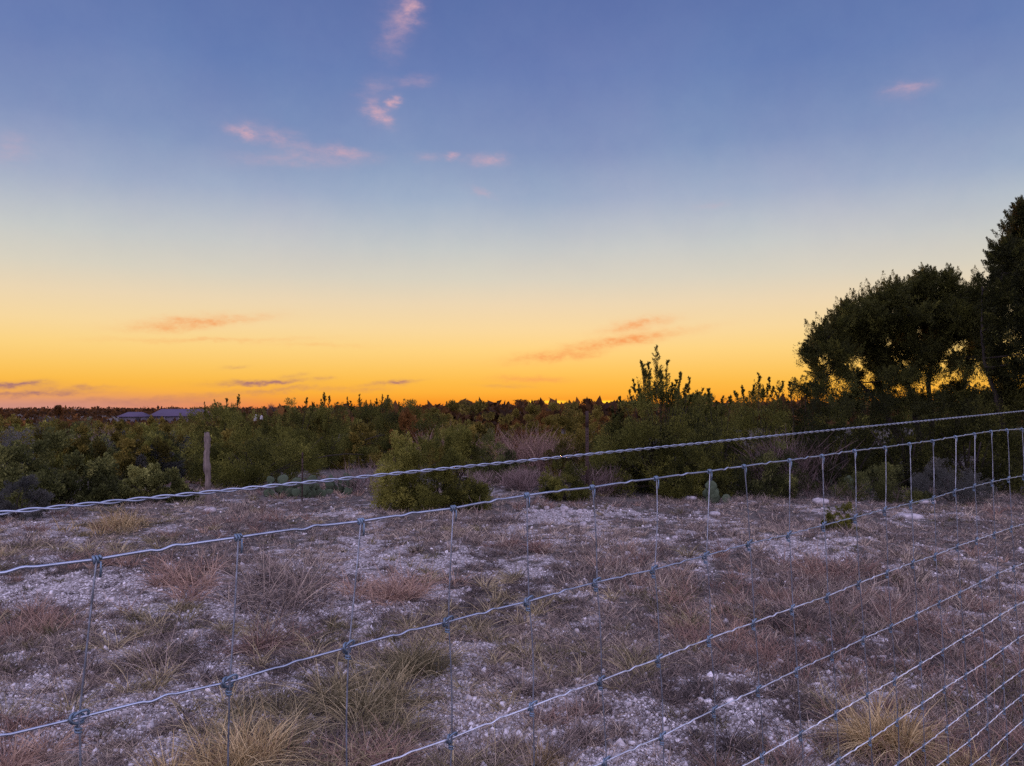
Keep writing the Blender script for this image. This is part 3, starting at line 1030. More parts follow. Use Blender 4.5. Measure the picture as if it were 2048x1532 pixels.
copies(kind('scrub', 5000, .06, .5), spots(44, 18, 70, -.66, -.36, 842, 885, 1.5), 'olive scrub bush in the thicket at far left below the houses', 'olive scrub in the left thicket')
copies(kind('juniper', 5000, .06, .45), spots(22, 18, 60, -.66, -.36, 842, 880, 1.6), 'dark juniper scrub bush in the thicket at far left below the houses', 'dark scrub in the left thicket')
copies(kind('grey_leaf', 4000, .06, .45), spots(12, 18, 50, -.66, -.42, 838, 880, 1.6), 'greyish scrub bush in the thicket at far left', 'grey scrub in the left thicket')
copies(kind('scrub', 5000, .06, .45), spots(26, 22, 60, -.36, -.14, 826, 850, 1.6), 'olive scrub bush beyond the dark junipers behind the wooden post', 'olive scrub behind the dark junipers')
copies(kind('scrub', 5000, .06, .55), spots(46, 23, 90, -.15, .14, 820, 885, 1.3), 'yellowish brown scrub bush in the gap below the sunset', 'scrub bushes below the sunset')
copies(kind('far', 4500, .06, .65), spots(34, 24, 100, -.14, .16, 818, 880, 1.4), 'scrub bush in the gap below the sunset, its colour reddened for the glow', 'glow reddened bushes below the sunset')
copies(kind('juniper', 5000, .06, .35, True), spots(22, 20, 45, .18, .66, 800, 840, 1.8), 'dark juniper scrub bush behind the trees at right', 'dark scrub behind the right hand trees')

rng = np.random.default_rng(107)
# ---- far woods
mb = MB()
nb_ = 2600
u = rng.uniform(0, 1, nb_)
yy = 1 / (1 / 65 + (1 / 620 - 1 / 65) * u ** .8)
xx = rng.uniform(-.72, .72, nb_) * yy
hh = rng.uniform(.8, 2.0, nb_) * (1 + yy / 300)
keep = ~((xx / yy < -.36) & (xx / yy > -.51) & (yy > 120) & (yy < 330)) & ~((xx / yy < -.52) & (yy > 150) & (yy < 420) & (rng.uniform(0, 1, nb_) < .6))
hh *= np.where((xx / yy < -.3) & (yy > 60) & (yy < 300), .6, 1)
for x_, y_, h_ in zip(xx[keep], yy[keep], hh[keep]):
    k = 60
    c = np.array([x_, y_, H1(x_, y_)])
    d = norm(rng.normal(size=(k, 3)))
    d[:, 2] = np.abs(d[:, 2])
    P = c + d * np.array([h_ * rng.uniform(.6, 1.1), h_ * .8, h_ * .9]) * rng.uniform(.5, 1, (k, 1))
    sprigs(mb, P, rng.normal(size=(k, 3)) + UP * .7, h_ * rng.uniform(.22, .5, k), .6, np.clip(rng.normal(.45, .2) + rng.normal(size=k) * .12, 0, 1))
for _ in range(900):
    y_ = 1 / rng.uniform(1 / 2400, 1 / 640)
    x_ = rng.uniform(-.8, .8) * y_
    h_ = rng.uniform(2.5, 6.0) * (1 + y_ / 3000)
    k = 50
    d = norm(rng.normal(size=(k, 3)))
    d[:, 2] = np.abs(d[:, 2])
    P = np.array([x_, y_, H1(x_, y_)]) + d * np.array([h_ * 2.2, h_ * 2, h_ * .85]) * rng.uniform(.4, 1, (k, 1))
    sprigs(mb, P, rng.normal(size=(k, 3)) + UP * .4, h_ * rng.uniform(.3, .6, k), .8, np.clip(rng.normal(.4, .15) + rng.normal(size=k) * .1, 0, 1))
tag(mb.build('far_wood', M['far']), 'far scrubland and woods coloured with the sunset glow, stretching to the skyline', 'woods', kind='stuff')


def far_tree(px, top, D, wpx, label, bare=False, n=1500):
    c = gpos(px, D)
    h = at(px, top, D)[2] - c[2]
    rx = wpx / 2 / F * D
    root = empty('far_tree', c, label, 'tree', 'trees on the skyline')
    tb, cb = MB(), MB()
    tips = []
    for _ in range(9):
        a = rng.uniform(0, 6.28)
        tips.append(np.array([math.cos(a) * rx * .6, math.sin(a) * rx * .6, h * rng.uniform(.55, .95)]))
    for tp in tips:
        t = np.linspace(0, 1, 5)[:, None]
        k0 = np.array([0, 0, -.1])
        k1 = np.array([0, 0, h * .45])
        tube(tb, k0 * (1 - t) ** 2 + k1 * 2 * t * (1 - t) + tp * t ** 2, h * np.linspace(.035, .006, 5), 5, .3)
    if bare:
        P = np.array([0, 0, h * .55]) + rng.normal(size=(260, 3)) * np.array([rx * .3, rx * .3, h * .12])
        blades(cb, P, norm(P - np.array([0, 0, h * .35])), h * .28, h * .012, 0., .4)
        cb.build('crown', M['twig'], root)
    else:
        for tp in tips + [np.array([0, 0, h * .75])] * 3:
            for _ in range(4):
                d = norm(rng.normal(size=3))
                q = tp + d * np.array([rx * .4, rx * .4, h * .12])
                P = q + rng.normal(size=(n // 48, 3)) * np.array([rx * .16, rx * .16, h * .07])
                P[:, 2] = np.minimum(P[:, 2], h)
                sprigs(cb, P, rng.normal(size=(len(P), 3)), h * .09, .7, np.clip(rng.normal(.4, .12) + rng.normal(size=len(P)) * .1, 0, 1))
        cb.build('crown', M['far'], root)
    tb.build('trunk', M['bark'], root)
    return root


far_tree(1045, 800, 260, 34, 'rounded tree on the skyline just left of the brightest yellow streak')
far_tree(1080, 802, 270, 26, 'rounded tree on the skyline between the two yellow streaks of the sunset')
far_tree(1180, 799, 240, 26, 'bushy tree on the skyline just right of the steel post')
far_tree(983, 805, 280, 22, 'small rounded tree on the skyline left of the pair by the sunset')
far_tree(955, 806, 270, 26, 'low tree on the skyline left of the sunset glow')
far_tree(914, 806, 300, 20, 'low tree on the skyline above the rust brown shrub')
far_tree(676, 812, 240, 16, 'small domed tree on the skyline right of the thick leader')
far_tree(568, 813, 260, 16, 'small dark domed tree on the skyline between the ragged leaders')
far_tree(543, 807, 280, 18, 'bare rounded tree on the skyline above the pale boulders', True)
far_tree(118, 812, 320, 14, 'small tree sticking out of the skyline left of the small house')

# ------------------------------------------------------------------ farm houses
def box(mb, x0, x1, y0, y1, z0, z1, tone=.5):
    V = np.array([[x, y, z] for z in (z0, z1) for y in (y0, y1) for x in (x0, x1)], float)
    mb.quads(V, CQ, tone)


def house(px0, px1, ridge0, ridge1, yr, ye, yb, D, label, openings, porch=None):
    c = gpos((px0 + px1) / 2, D)
    s = D / F
    x0, x1 = (px0 - (px0 + px1) / 2) * s, (px1 - (px0 + px1) / 2) * s
    zr, ze = at(px0, yr, D)[2] - c[2], at(px0, ye, D)[2] - c[2]
    dp = 9.0
    root = empty('house', c, label, 'house')
    w = MB()
    box(w, x0 + .5, x1 - .5, .6, dp, -.3, ze - .05)
    w.build('wall', M['house_wall'], root)
    r = MB()
    r0, r1 = (ridge0 - (px0 + px1) / 2) * s, (ridge1 - (px0 + px1) / 2) * s
    my = dp / 2
    e = .15
    V = np.array([[x0, -.2, ze], [x1, -.2, ze], [x1, dp + .6, ze], [x0, dp + .6, ze], [r0, my, zr], [r1, my, zr], [r1, my + .02, zr], [r0, my + .02, zr],
                  [x0, -.2, ze - e], [x1, -.2, ze - e], [x1, dp + .6, ze - e], [x0, dp + .6, ze - e]])
    Q = np.array([[0, 1, 5, 4], [2, 3, 7, 6], [1, 2, 6, 5], [3, 0, 4, 7], [4, 5, 6, 7], [8, 9, 1, 0], [9, 10, 2, 1], [10, 11, 3, 2], [11, 8, 0, 3], [8, 11, 10, 9]])
    r.quads(V, Q)
    r.build('roof', M['roof'], root)
    for (nm, a, b_, z0, z1) in openings:
        o = MB()
        box(o, (a - (px0 + px1) / 2) * s, (b_ - (px0 + px1) / 2) * s, .5, .7, z0, z1)
        o.build(nm, M['window'], root)
    if porch:
        for a in porch:
            o = MB()
            xa = (a - (px0 + px1) / 2) * s
            box(o, xa - .12, xa + .12, -.05, .15, -.3, ze - e)
            o.build('porch_post', M['house_wall'], root)
    return root


house(296, 408, 313, 404, 818, 832, 841, 300, 'long farm house with a wide purplish metal roof far off at left', [('window', 306, 311, .6, 1.7), ('window', 320, 325, .6, 1.7), ('door', 345, 350, -.1, 1.8), ('window', 364, 372, .6, 1.7), ('window', 385, 392, .6, 1.7)], [300, 330, 357, 380])
house(234, 283, 245, 274, 824, 833, 843, 290, 'small farm house with a hipped roof left of the long house', [('garage_door', 271, 279, -.1, 1.9), ('window', 243, 249, .6, 1.5)])


# ------------------------------------------------------------------ posts
rng = np.random.default_rng(108)
def wood_post():
    c = gpos(419, 13.6)
    tip = at(414, 866, 13.6) - c
    t = np.linspace(0, 1, 26)[:, None]
    m = MB()
    P = np.array([0, 0, -.12]) * (1 - t) + tip * t
    P[:, 0] += .010 * np.sin(t[:, 0] * 7) + .005 * np.sin(t[:, 0] * 17)
    r = .05 + .006 * np.sin(t[:, 0] * 11 + 1) + .004 * rng.normal(size=26)
    r[-1] *= .8
    tube(m, P, r, 12, .5)
    V = m.v[0]
    V += rng.normal(size=V.shape) * .004
    V[-12:, 2] += .03 * np.sin(np.arange(12) * 2.1)
    o = m.build('wooden_post', M['post'], origin=None)
    o.location = tuple(c)
    tag(o, 'weathered grey wooden fence post leaning slightly in the left thicket', 'post')


wood_post()


def t_post(px, D, top, label, w=.055, tip_h=.22):
    c = gpos(px, D)
    h = at(px, top, D)[2] - c[2]
    root = empty('steel_post', c, label, 'post')
    m = MB()

    def bar(x0, x1, y0, y1, z0, z1):
        box(m, x0, x1, y0, y1, z0, z1)
    bar(-w / 2, w / 2, -.006, .0, -.15, h - tip_h)
    bar(-.005, .005, .001, w * .8, -.15, h - tip_h)
    for k in range(int(h / .055) - 3):
        bar(-.009, .009, -.013, -.0065, .06 + k * .055, .08 + k * .055)
    m.build('shaft', M['rust'], root)
    m = MB()
    bar(-w / 2, w / 2, -.007, .001, h - tip_h, h)
    bar(-.0055, .0055, .002, w * .8, h - tip_h, h)
    m.build('painted_tip', M['paint_tip'], root)
    return c, h


tp, th = t_post(1174, 14.6, 822, 'dark rusty steel fence post standing against the sunset right of centre', .06, .3)
sp_c, sp_h = t_post(606, 14.3, 905, 'thin dark steel stake among the prickly pears', .026, .1)
# the sagging old strand between the posts
m = MB()
A = gpos(419, 13.6) + np.array([.07, -.07, .30])
B = sp_c + np.array([.0, -.014, .28])
Cc = tp + np.array([0, -.014, .24])
E = gpos(1500, 15.2) + np.array([0, 0, .3])
pts = []
for p, q in ((A, B), (B, Cc), (Cc, E)):
    t = np.linspace(0, 1, 24)[:, None]
    s = p * (1 - t) + q * t
    s[:, 2] -= .05 * np.sin(t[:, 0] * math.pi)
    pts.append(s[:-1])
tube(m, np.concatenate(pts + [E[None]]), .0035, 5, .4)
tag(m.build('old_wire', M['rust']), 'single rusty wire sagging low between the old posts', 'wire')


rng = np.random.default_rng(109)
# ------------------------------------------------------------------ prickly pears
def pad_mesh():
    nu, nv = 12, 7
    m = MB()
    rows = []
    for i in range(nv + 1):
        ph = -math.pi / 2 + math.pi * i / nv
        for j in range(nu):
            th_ = 2 * math.pi * j / nu
            z = math.sin(ph)
            wd = math.cos(ph) * (.78 + .14 * z)
            rows.append([wd * math.cos(th_), .11 * math.cos(ph) * math.sin(th_), (z + 1) * .70])
    Q = []
    for i in range(nv):
        for j in range(nu):
            Q.append([i * nu + j, i * nu + (j + 1) % nu, (i + 1) * nu + (j + 1) % nu, (i + 1) * nu + j])
    m.quads(np.array(rows), np.array(Q))
    return m


pad_src = None


def cactus(px, D, hpx, wpx, label, n=16):
    global pad_src
    c = gpos(px, D)
    root = empty('prickly_pear', c, label, 'cactus', 'prickly pears in front of the thicket')
    hh_, w_ = hpx / F * D, wpx / F * D
    pads = []
    for k in range(n):
        if k < n * .4 or not pads:
            p = np.array([rng.uniform(-.5, .5) * w_, rng.normal() * w_ * .2, -.01])
        else:
            q, s0, r0, tl = pads[rng.integers(0, len(pads))]
            p = q + np.array([math.sin(tl) * s0 * 1.1, rng.normal() * .03, math.cos(tl) * s0 * 1.1])
            if p[2] > hh_ - .1:
                continue
        s_ = rng.uniform(.085, .145)
        tl = rng.normal() * .5
        rz = rng.normal() * .8
        pads.append((p, s_, rz, tl))
        if pad_src is None:
            o = pad_src = pad_mesh().build('pad', M['cactus'], root, smooth=True)
        else:
            o = pad_src.copy()
            COL.objects.link(o)
            o.parent = root
        o.location = tuple(p)
        o.scale = (s_, s_, s_)
        o.rotation_euler = (rng.normal() * .15, tl, rz)


cactus(565, 15.2, 75, 80, 'low prickly pear with one large flat pad, left of the steel stake', 14)
cactus(672, 15.8, 92, 90, 'tallest prickly pear clump, grey green, below the thick leaning juniper leader', 26)
cactus(622, 15.0, 82, 60, 'prickly pear clump right beside the steel stake', 18)
cactus(1428, 13.9, 50, 60, 'prickly pear at the foot of the dark juniper skirt right of centre', 14)
cactus(1705, 15.2, 60, 80, 'bluish prickly pear under the big tree at right', 14)


rng = np.random.default_rng(110)
# ------------------------------------------------------------------ rocks
def rock(px, py, wpx, hpx, label, mat='rock', lift=0., name='rock'):
    c = ground_at(px, py)
    s = c[1] / F
    bm_n = 10
    nu, nv = 14, 9
    V = []
    sd = rng.uniform(0, 50)
    for i in range(nv + 1):
        ph = -math.pi / 2 + math.pi * i / nv
        for j in range(nu):
            th_ = 2 * math.pi * j / nu
            d = np.array([math.cos(ph) * math.cos(th_), math.cos(ph) * math.sin(th_), math.sin(ph)])
            k = 1 + .5 * (float(fbm(np.array([d[0] * 1.3 + sd + d[2]]), np.array([d[1] * 1.3 - sd + d[2] * .7]), 4)[0]) - .5)
            d = np.sign(d) * np.abs(d) ** .8 * k
            V.append([d[0] * wpx * s / 2, d[1] * wpx * s * .4, d[2] * hpx * s * .6 + hpx * s * .35])
    Q = []
    for i in range(nv):
        for j in range(nu):
            Q.append([i * nu + j, i * nu + (j + 1) % nu, (i + 1) * nu + (j + 1) % nu, (i + 1) * nu + j])
    m = MB()
    m.quads(np.array(V), np.array(Q))
    o = m.build(name, M[mat])
    o.location = (c[0], c[1], c[2] + lift)
    return tag(o, label, 'rock')


rock(1966, 1236, 12, 10, 'small bright white rock in the grass near the right edge')
rock(1641, 1008, 30, 13, 'grey lavender boulder above the juniper seedling')
rock(1855, 1008, 34, 10, 'flat pale rock slab at right, behind the second mesh wire')
rock(1820, 1038, 50, 12, 'long low pale rock right of the juniper seedling')
rock(420, 1024, 26, 10, 'flat stone lying at the foot of the leaning wooden post')
rock(1166, 1052, 16, 9, 'white stone lying below the rubble patch near the sixth upright wire')
rock(1128, 1020, 18, 9, 'pale stone on top of the rubble patch in the centre')
rock(1350, 1078, 12, 7, 'white stone right of the rubble patch, by the seventh upright wire')
rock(1255, 1110, 12, 8, 'white stone in the grass below the seventh upright wire top')
rock(1430, 1032, 22, 10, 'broad white stone left of the ninth upright wire')
rock(938, 1183, 10, 7, 'small white stone on the gravel right of the rust brown grass')
rock(966, 1058, 8, 6, 'small pale stone at the right foot of the front juniper')
rock(1790, 962, 14, 20, 'round tan stone in front of the dark shrubs at right', 'tanrock')
rock(1380, 1000, 26, 9, 'flat bluish white stone below the dark juniper skirt')
for q in range(24):
    px, py = 1130 + rng.normal() * 42, 1026 + rng.normal() * 9
    o = rock(px, py, rng.uniform(5, 11), rng.uniform(4, 7), 'small limestone rubble stone in the pale patch at centre')
    o['group'] = 'rubble stones of the pale patch'


def far_boulder(px, py, D, w, h, label):
    p = at(px, py, D)
    zg = H1(p[0], p[1])
    m = MB()
    nu, nv = 12, 6
    V = []
    for i in range(nv + 1):
        ph = math.pi / 2 * i / nv
        for j in range(nu):
            th_ = 2 * math.pi * j / nu
            k = 1 + .1 * math.sin(3 * th_ + px)
            V.append([math.cos(ph) * math.cos(th_) * w / 2 * k, math.cos(ph) * math.sin(th_) * w / 2.6, math.sin(ph) * (p[2] - zg + h / 2)])
    Q = []
    for i in range(nv):
        for j in range(nu):
            Q.append([i * nu + j, i * nu + (j + 1) % nu, (i + 1) * nu + (j + 1) % nu, (i + 1) * nu + j])
    m.quads(np.array(V), np.array(Q))
    o = m.build('pale_boulder', M['pale'])
    o.location = (p[0], p[1], zg)
    tag(o, label, 'boulder', 'pale boulders far beyond the thicket')


rng = np.random.default_rng(111)
# ------------------------------------------------------------------ near wire fence
FA, FB = at(0, 1140, .85), at(2048, 856, 3.03)
fd = np.array([FB[0] - FA[0], FB[1] - FA[1], 0])
fd /= np.linalg.norm(fd)
fn = np.array([fd[1], -fd[0], 0])      # towards the camera
FO = np.array([FA[0], FA[1], 0])


def onf(px, py):
    """picture point -> (s, z) on the upright plane of the fence"""
    d = ray(px, py)
    t = np.dot(FO - np.array([0, 0, CAMH]), fn) / np.dot(d, fn)
    p = np.array([0, 0, CAMH]) + d * t
    return np.array([np.dot(p - FO, fd), p[2]])


def w3(s, z, n=0.):
    return FO + fd * s + fn * n + UP * z


STAYS = [[(192, 1119), (157, 1436)], [(475, 1075), (458, 1364)], [(720, 1043), (696, 1295)], [(905, 1017), (895, 1244), (902, 1477)],
         [(1052, 991), (1056, 1203), (1064, 1413)], [(1183, 975), (1192, 1165), (1201, 1362), (1211, 1523)],
         [(1311, 957), (1307, 1140), (1317, 1318), (1324, 1473)], [(1418, 943), (1411, 1112), (1418, 1278), (1428, 1420)],
         [(1487, 933), (1498, 1088), (1507, 1246), (1516, 1379), (1524, 1512)], [(1578, 921), (1577, 1070), (1584, 1217), (1593, 1341), (1601, 1468)],
         [(1643, 912), (1647, 1051), (1654, 1193), (1664, 1309), (1671, 1427), (1676, 1521)],
         [(1708, 902), (1710, 1035), (1717, 1167), (1726, 1278), (1734, 1391), (1740, 1480)],
         [(1769, 895), (1769, 1020), (1774, 1145), (1781, 1254), (1789, 1360), (1794, 1442), (1796, 1528)],
         [(1818, 888), (1821, 1007), (1825, 1126), (1832, 1229), (1840, 1329), (1844, 1408), (1847, 1492)],
         [(1864, 882), (1866, 997), (1870, 1111), (1878, 1206), (1885, 1302), (1888, 1377), (1893, 1456), (1895, 1516)],
         [(1910, 874), (1909, 983), (1914, 1093), (1919, 1186), (1926, 1276), (1931, 1350), (1934, 1423), (1938, 1483)],
         [(1948, 868), (1948, 973), (1953, 1080), (1960, 1165), (1965, 1254), (1969, 1326), (1972, 1396), (1974, 1451), (1977, 1504)],
         [(1981, 863), (1984, 964), (1988, 1068), (1994, 1148), (1999, 1232), (2005, 1300), (2006, 1369), (2008, 1420), (2013, 1471), (2014, 1522)],
         [(2013, 860), (2017, 957), (2022, 1056), (2027, 1135), (2030, 1213), (2035, 1278), (2039, 1345), (2041, 1394), (2046, 1442), (2047, 1490)]]
NW = 10
K = [[onf(*p) for p in st] for st in STAYS]            # measured knots
# fill in the knots that fall outside the frame from the wires' own run
wires = []
for i in range(NW):
    pts = [(k[i][0], k[i][1]) for k in K if len(k) > i]
    wires.append(np.array(sorted(pts)))
gap0 = [wires[i][:, 1].mean() for i in range(NW)]


def wire_z(i, s):
    w = wires[i]
    if len(w) < 4:
        return float(np.interp(s, w[:, 0], w[:, 1]))
    a, b_ = np.polyfit(w[:, 0], w[:, 1], 1)
    if s < w[0, 0] or s > w[-1, 0]:
        e = w[0] if s < w[0, 0] else w[-1]
        return float(e[1] + a * (s - e[0]) * .6)
    return float(np.interp(s, w[:, 0], w[:, 1]))


KN = []
for k in K:
    kk = [np.array(p) for p in k]
    for i in range(len(kk), NW):
        ds = kk[-1][0] - kk[0][0]
        s = kk[-1][0] + ds * .1
        z = wire_z(i, s)
        z = min(z, kk[-1][1] - .05)
        kk.append(np.array([s, z]))
    KN.append(kk)
sp_ = .163
for e in range(3):                                   # the mesh runs on a little past the right edge
    KN.append([p + np.array([sp_, (p[1] - q[1]) * .0]) for p, q in zip(KN[-1], KN[-2])])
for e in range(1):
    KN.insert(0, [p - np.array([.17, .004]) for p in KN[0]])

fence = empty('wire_fence', w3(0, 0), 'galvanised woven wire mesh fence running from the near left to the right edge', 'fence')
FOR = np.array(fence.location)


def add_wire(mb, P, r, k=8):
    tube(mb, np.asarray(P) - FOR, r, k, .5)


for i in range(NW):
    m = MB()
    P = []
    ss = [k[i] for k in KN]
    ss = [ss[0] - np.array([.5, -.004])] + ss + [ss[-1] + np.array([.3, 0])]
    for a_, b_ in zip(ss[:-1], ss[1:]):
        ts = np.concatenate([np.linspace(0, .36, 4), np.linspace(.40, .62, 9), np.linspace(.66, .96, 4)])
        amp = rng.uniform(.0010, .0021)
        c_ = rng.uniform(.46, .56)
        for t in ts:
            p = a_ * (1 - t) + b_ * t
            kx = (t - c_) / .11
            dz = amp * math.sin(kx * math.pi) * (abs(kx) < 1) + .0010 * math.sin(t * math.pi)
            P.append(w3(p[0], p[1] + dz, amp * .6 * math.cos(kx * math.pi / 2) * (abs(kx) < 1)))
    add_wire(m, P, .0016 if i else .0018)
    m.build('horizontal_wire', M['wire' if i < 2 else 'half_skylit_wire' if i < 4 else 'skylit_wire'], fence, smooth=True)  # lower wires get the colours with sky reflection painted in


def loop(mb, s, z, a, b_, tilt, nz, r, turn=2 * math.pi, ph=0., n=18, lift=.0):
    P = []
    for k in range(n + 1):
        t = ph + turn * k / n
        u, v = a * math.cos(t), b_ * math.sin(t)
        P.append(w3(s + u * math.cos(tilt) - v * math.sin(tilt), z + u * math.sin(tilt) + v * math.cos(tilt), nz * math.sin(t + .8) + lift))
    add_wire(mb, P, r, 6)


def coil(mb, s, z0, z1, rad, turns, r, horizontal=False, n=10):
    P = []
    N = int(turns * n)
    for k in range(N + 1):
        t = 2 * math.pi * k / n
        f_ = k / N
        if horizontal:
            P.append(w3(s + z0 + (z1 - z0) * f_, z_ref[0] + rad * math.cos(t), rad * math.sin(t)))
        else:
            P.append(w3(s + rad * math.cos(t), z0 + (z1 - z0) * f_, rad * math.sin(t)))
    add_wire(mb, P, r, 6)


z_ref = [0.]
knots_done = 0
rest = MB()
VIS = {}
order = []
for si, kk in enumerate(KN):
    for i, p in enumerate(kk):
        w = w3(p[0], p[1])
        order.append((np.linalg.norm(w - np.array([0, 0, CAMH])), si, i))


def in_frame(s, z):
    w = w3(s, z) - np.array([0, 0, CAMH])
    yv = w[1] * cp + w[2] * sp
    u, v = 1024 + F * w[0] / yv, 766 - F * (w[2] * cp - w[1] * sp) / yv
    return -10 < u < 2058 and -10 < v < 1542


cand = sorted([(d, si, i) for d, si, i in order if in_frame(*KN[si][i])])
chosen = {(si, i) for d, si, i in cand[:100]}
for si, kk in enumerate(KN):
    m = MB()
    P = []
    for i, p in enumerate(kk):
        P.append(w3(p[0], p[1], .0025))
        if i + 1 < len(kk):
            q = kk[i + 1]
            bow = rng.normal() * .0018
            for t in (.12, .3, .5, .7, .88):
                P.append(w3(p[0] * (1 - t) + q[0] * t + bow * math.sin(math.pi * t), p[1] * (1 - t) + q[1] * t, .0025 + .001 * math.sin(math.pi * t)))
    last = kk[-1]
    zb = max(.02, H1(*w3(last[0], 0)[:2]) + .01)
    P.append(w3(last[0], min(zb, last[1] - .01), .0025))
    add_wire(m, P, .0012, 7)
    stay = m.build('upright_wire', M['wire'], fence, smooth=True)
    for i, p in enumerate(kk):
        one = (si, i) in chosen
        kb = MB() if one else rest
        s, z = p
        if i == 0:
            z_ref[0] = z
            coil(kb, s, -.0035, .0045, .0038, 2.2, .0016, True)
            add_wire(kb, [w3(s + .004, z - .002, .004), w3(s + .0045, z - .012, .0035), w3(s + .004, z - .02, .003)], .0014, 6)
        else:
            sg = 1 if rng.uniform() < .5 else -1
            loop(kb, s + .0012, z + .001, .0098, .0062, .75 + rng.normal() * .12, .0042, .0016)
            loop(kb, s - .001, z, .0092, .0050, -.62 + rng.normal() * .12, -.0042, .0015, turn=5.2, ph=rng.uniform(0, 1))
            coil(kb, s, z - .016, z - .0095, .0032, 1.8, .0014)
        if one:
            kb.build('knot', M['knot'], stay, smooth=True)
o = rest.build('knot', M['knot'], fence, smooth=True)
o['kind'] = 'stuff'

# the twisted two-strand wire strung above the mesh
ca, cb_ = onf(0, 1026), onf(2048, 822)
cs = np.linspace(-.5, 3.9, 2200)
czz = ca[1] + (cb_[1] - ca[1]) * (cs - ca[0]) / (cb_[0] - ca[0])
tw = empty('twisted_wire', w3(0, ca[1]), 'twisted two strand smooth wire strung just above the mesh fence', 'wire')
TO = np.array(tw.location)
for q in range(2):
    ph = 2 * math.pi * cs / .055 + q * math.pi
    P = FO + fd * cs[:, None] + UP * (czz + .00165 * np.cos(ph))[:, None] + fn * (.00165 * np.sin(ph))[:, None]
    m = MB()
    tube(m, P - TO, .0012, 7, .5)
    m.build('strand', M['wire'], tw, smooth=True)

far_boulder(512, 831, 150, 1.0, .5, 'pale far object with a rounded top, left one of the white shapes beyond the thicket')
far_boulder(523, 833, 150, .9, .5, 'pale far rounded shape, second from the left of the white ones beyond the thicket')
far_boulder(548, 834, 150, 1.2, .4, 'pale far rounded shape, rightmost of the white ones beyond the thicket')


# ------------------------------------------------------------------ sky
world = bpy.data.worlds.new('World')
scene.world = world
world.use_nodes = True
t = NT(world.node_tree)
SUNPX = 1130
sun_az = math.atan((SUNPX - 1024) / F)
SUN_EL = R(.28)
tc = t.n('ShaderNodeTexCoord')
gen = tc.outputs['Generated']
sx_ = t.n('ShaderNodeSeparateXYZ')
t.l(gen, sx_.inputs[0])
Xs, Ys, Zs = sx_.outputs
az = t.m('ARCTAN2', Xs, Ys)
el = t.m('ARCSINE', Zs)


def el_of(py, px=1024):
    d = ray(px, py)
    return math.atan2(d[2], math.hypot(d[0], d[1]))


def az_of(px, py):
    d = ray(px, py)
    return math.atan2(d[0], d[1])


EMAX = R(90)
front = [(812, (250, 132, 36)), (802, (254, 160, 44)), (785, (255, 180, 60)), (765, (254, 190, 74)), (740, (254, 201, 98)), (700, (254, 214, 132)), (660, (249, 218, 160)), (610, (237, 216, 180)),
         (560, (217, 211, 194)), (500, (198, 202, 201)), (450, (181, 190, 202)), (400, (159, 174, 200)), (300, (129, 149, 190)), (150, (104, 127, 180)), (0, (92, 114, 170))]
stops = [((el_of(y)) / EMAX, srgb(*c)) for y, c in front]
stops[0] = (0, stops[0][1])
ZEN = (.95, 1.0, 1.85, 1)  # unseen zenith, brightened to light the ground
stops += [(R(34) / EMAX, (.11, .16, .47, 1)), (R(55) / EMAX, (.50, .54, 1.0, 1)), (1, ZEN)]
fr = t.ramp(t.m('DIVIDE', el, EMAX, clamp=True), [(max(0, p), c) for p, c in stops], 'LINEAR')
back_fill = t.ramp(t.m('DIVIDE', el, EMAX, clamp=True), [(0, (.8, .76, 1.15)), (.08, (1.7, 1.45, 2.1)), (.25, (2.0, 1.78, 2.85)), (.55, (1.55, 1.5, 2.5)), (1, ZEN)])  # unseen sky behind the camera, brightness added to light the foreground
hd = t.m('ADD', t.m('MULTIPLY', Xs, math.sin(sun_az)), t.m('MULTIPLY', Ys, math.cos(sun_az)))
bf = t.n('ShaderNodeMapRange', interpolation_type='SMOOTHSTEP')
t.l(hd, bf.inputs['Value'])
bf.inputs['From Min'].default_value = .45
bf.inputs['From Max'].default_value = -.35
sky = t.mix(bf.outputs[0], fr, back_fill)
# mauve bank along the horizon away from the sun
low = t.m('POWER', .3679, t.m('POWER', t.m('DIVIDE', el, R(.85)), 2.0))
away = t.n('ShaderNodeMapRange', interpolation_type='SMOOTHSTEP')
t.l(az, away.inputs['Value'])
away.inputs['From Min'].default_value = -.18
away.inputs['From Max'].default_value = -.56
sky = t.mix(t.m('MULTIPLY', t.m('MULTIPLY', low, away.outputs[0]), .85), sky, srgb(205, 150, 140))
# slightly patchy upper air
hi = t.m('MULTIPLY', t.m('SUBTRACT', el, R(6)), 5.0, clamp=True)
nz = t.noise(gen, 3.2, 5, .65)
nz2 = t.noise(gen, 5.5, 6, .7, 1)
s2 = t.n('ShaderNodeSeparateColor')
t.l(nz2, s2.inputs[0])
mf = t.ramp(nz, [(.36, (0, 0, 0)), (.64, (1, 1, 1))])
mott = t.mix(mf, (.90, 1.06, 1.03, 1), (1.14, .92, .99, 1))
sky = t.mix(t.m('MULTIPLY', hi, .26), sky, t.mix(1.0, sky, mott, 'MULTIPLY'))
mf2 = t.ramp(s2.outputs[1], [(.36, (.93, .95, .98)), (.64, (1.07, 1.05, 1.02))])
sky = t.mix(hi, sky, t.mix(1.0, sky, mf2, 'MULTIPLY'))

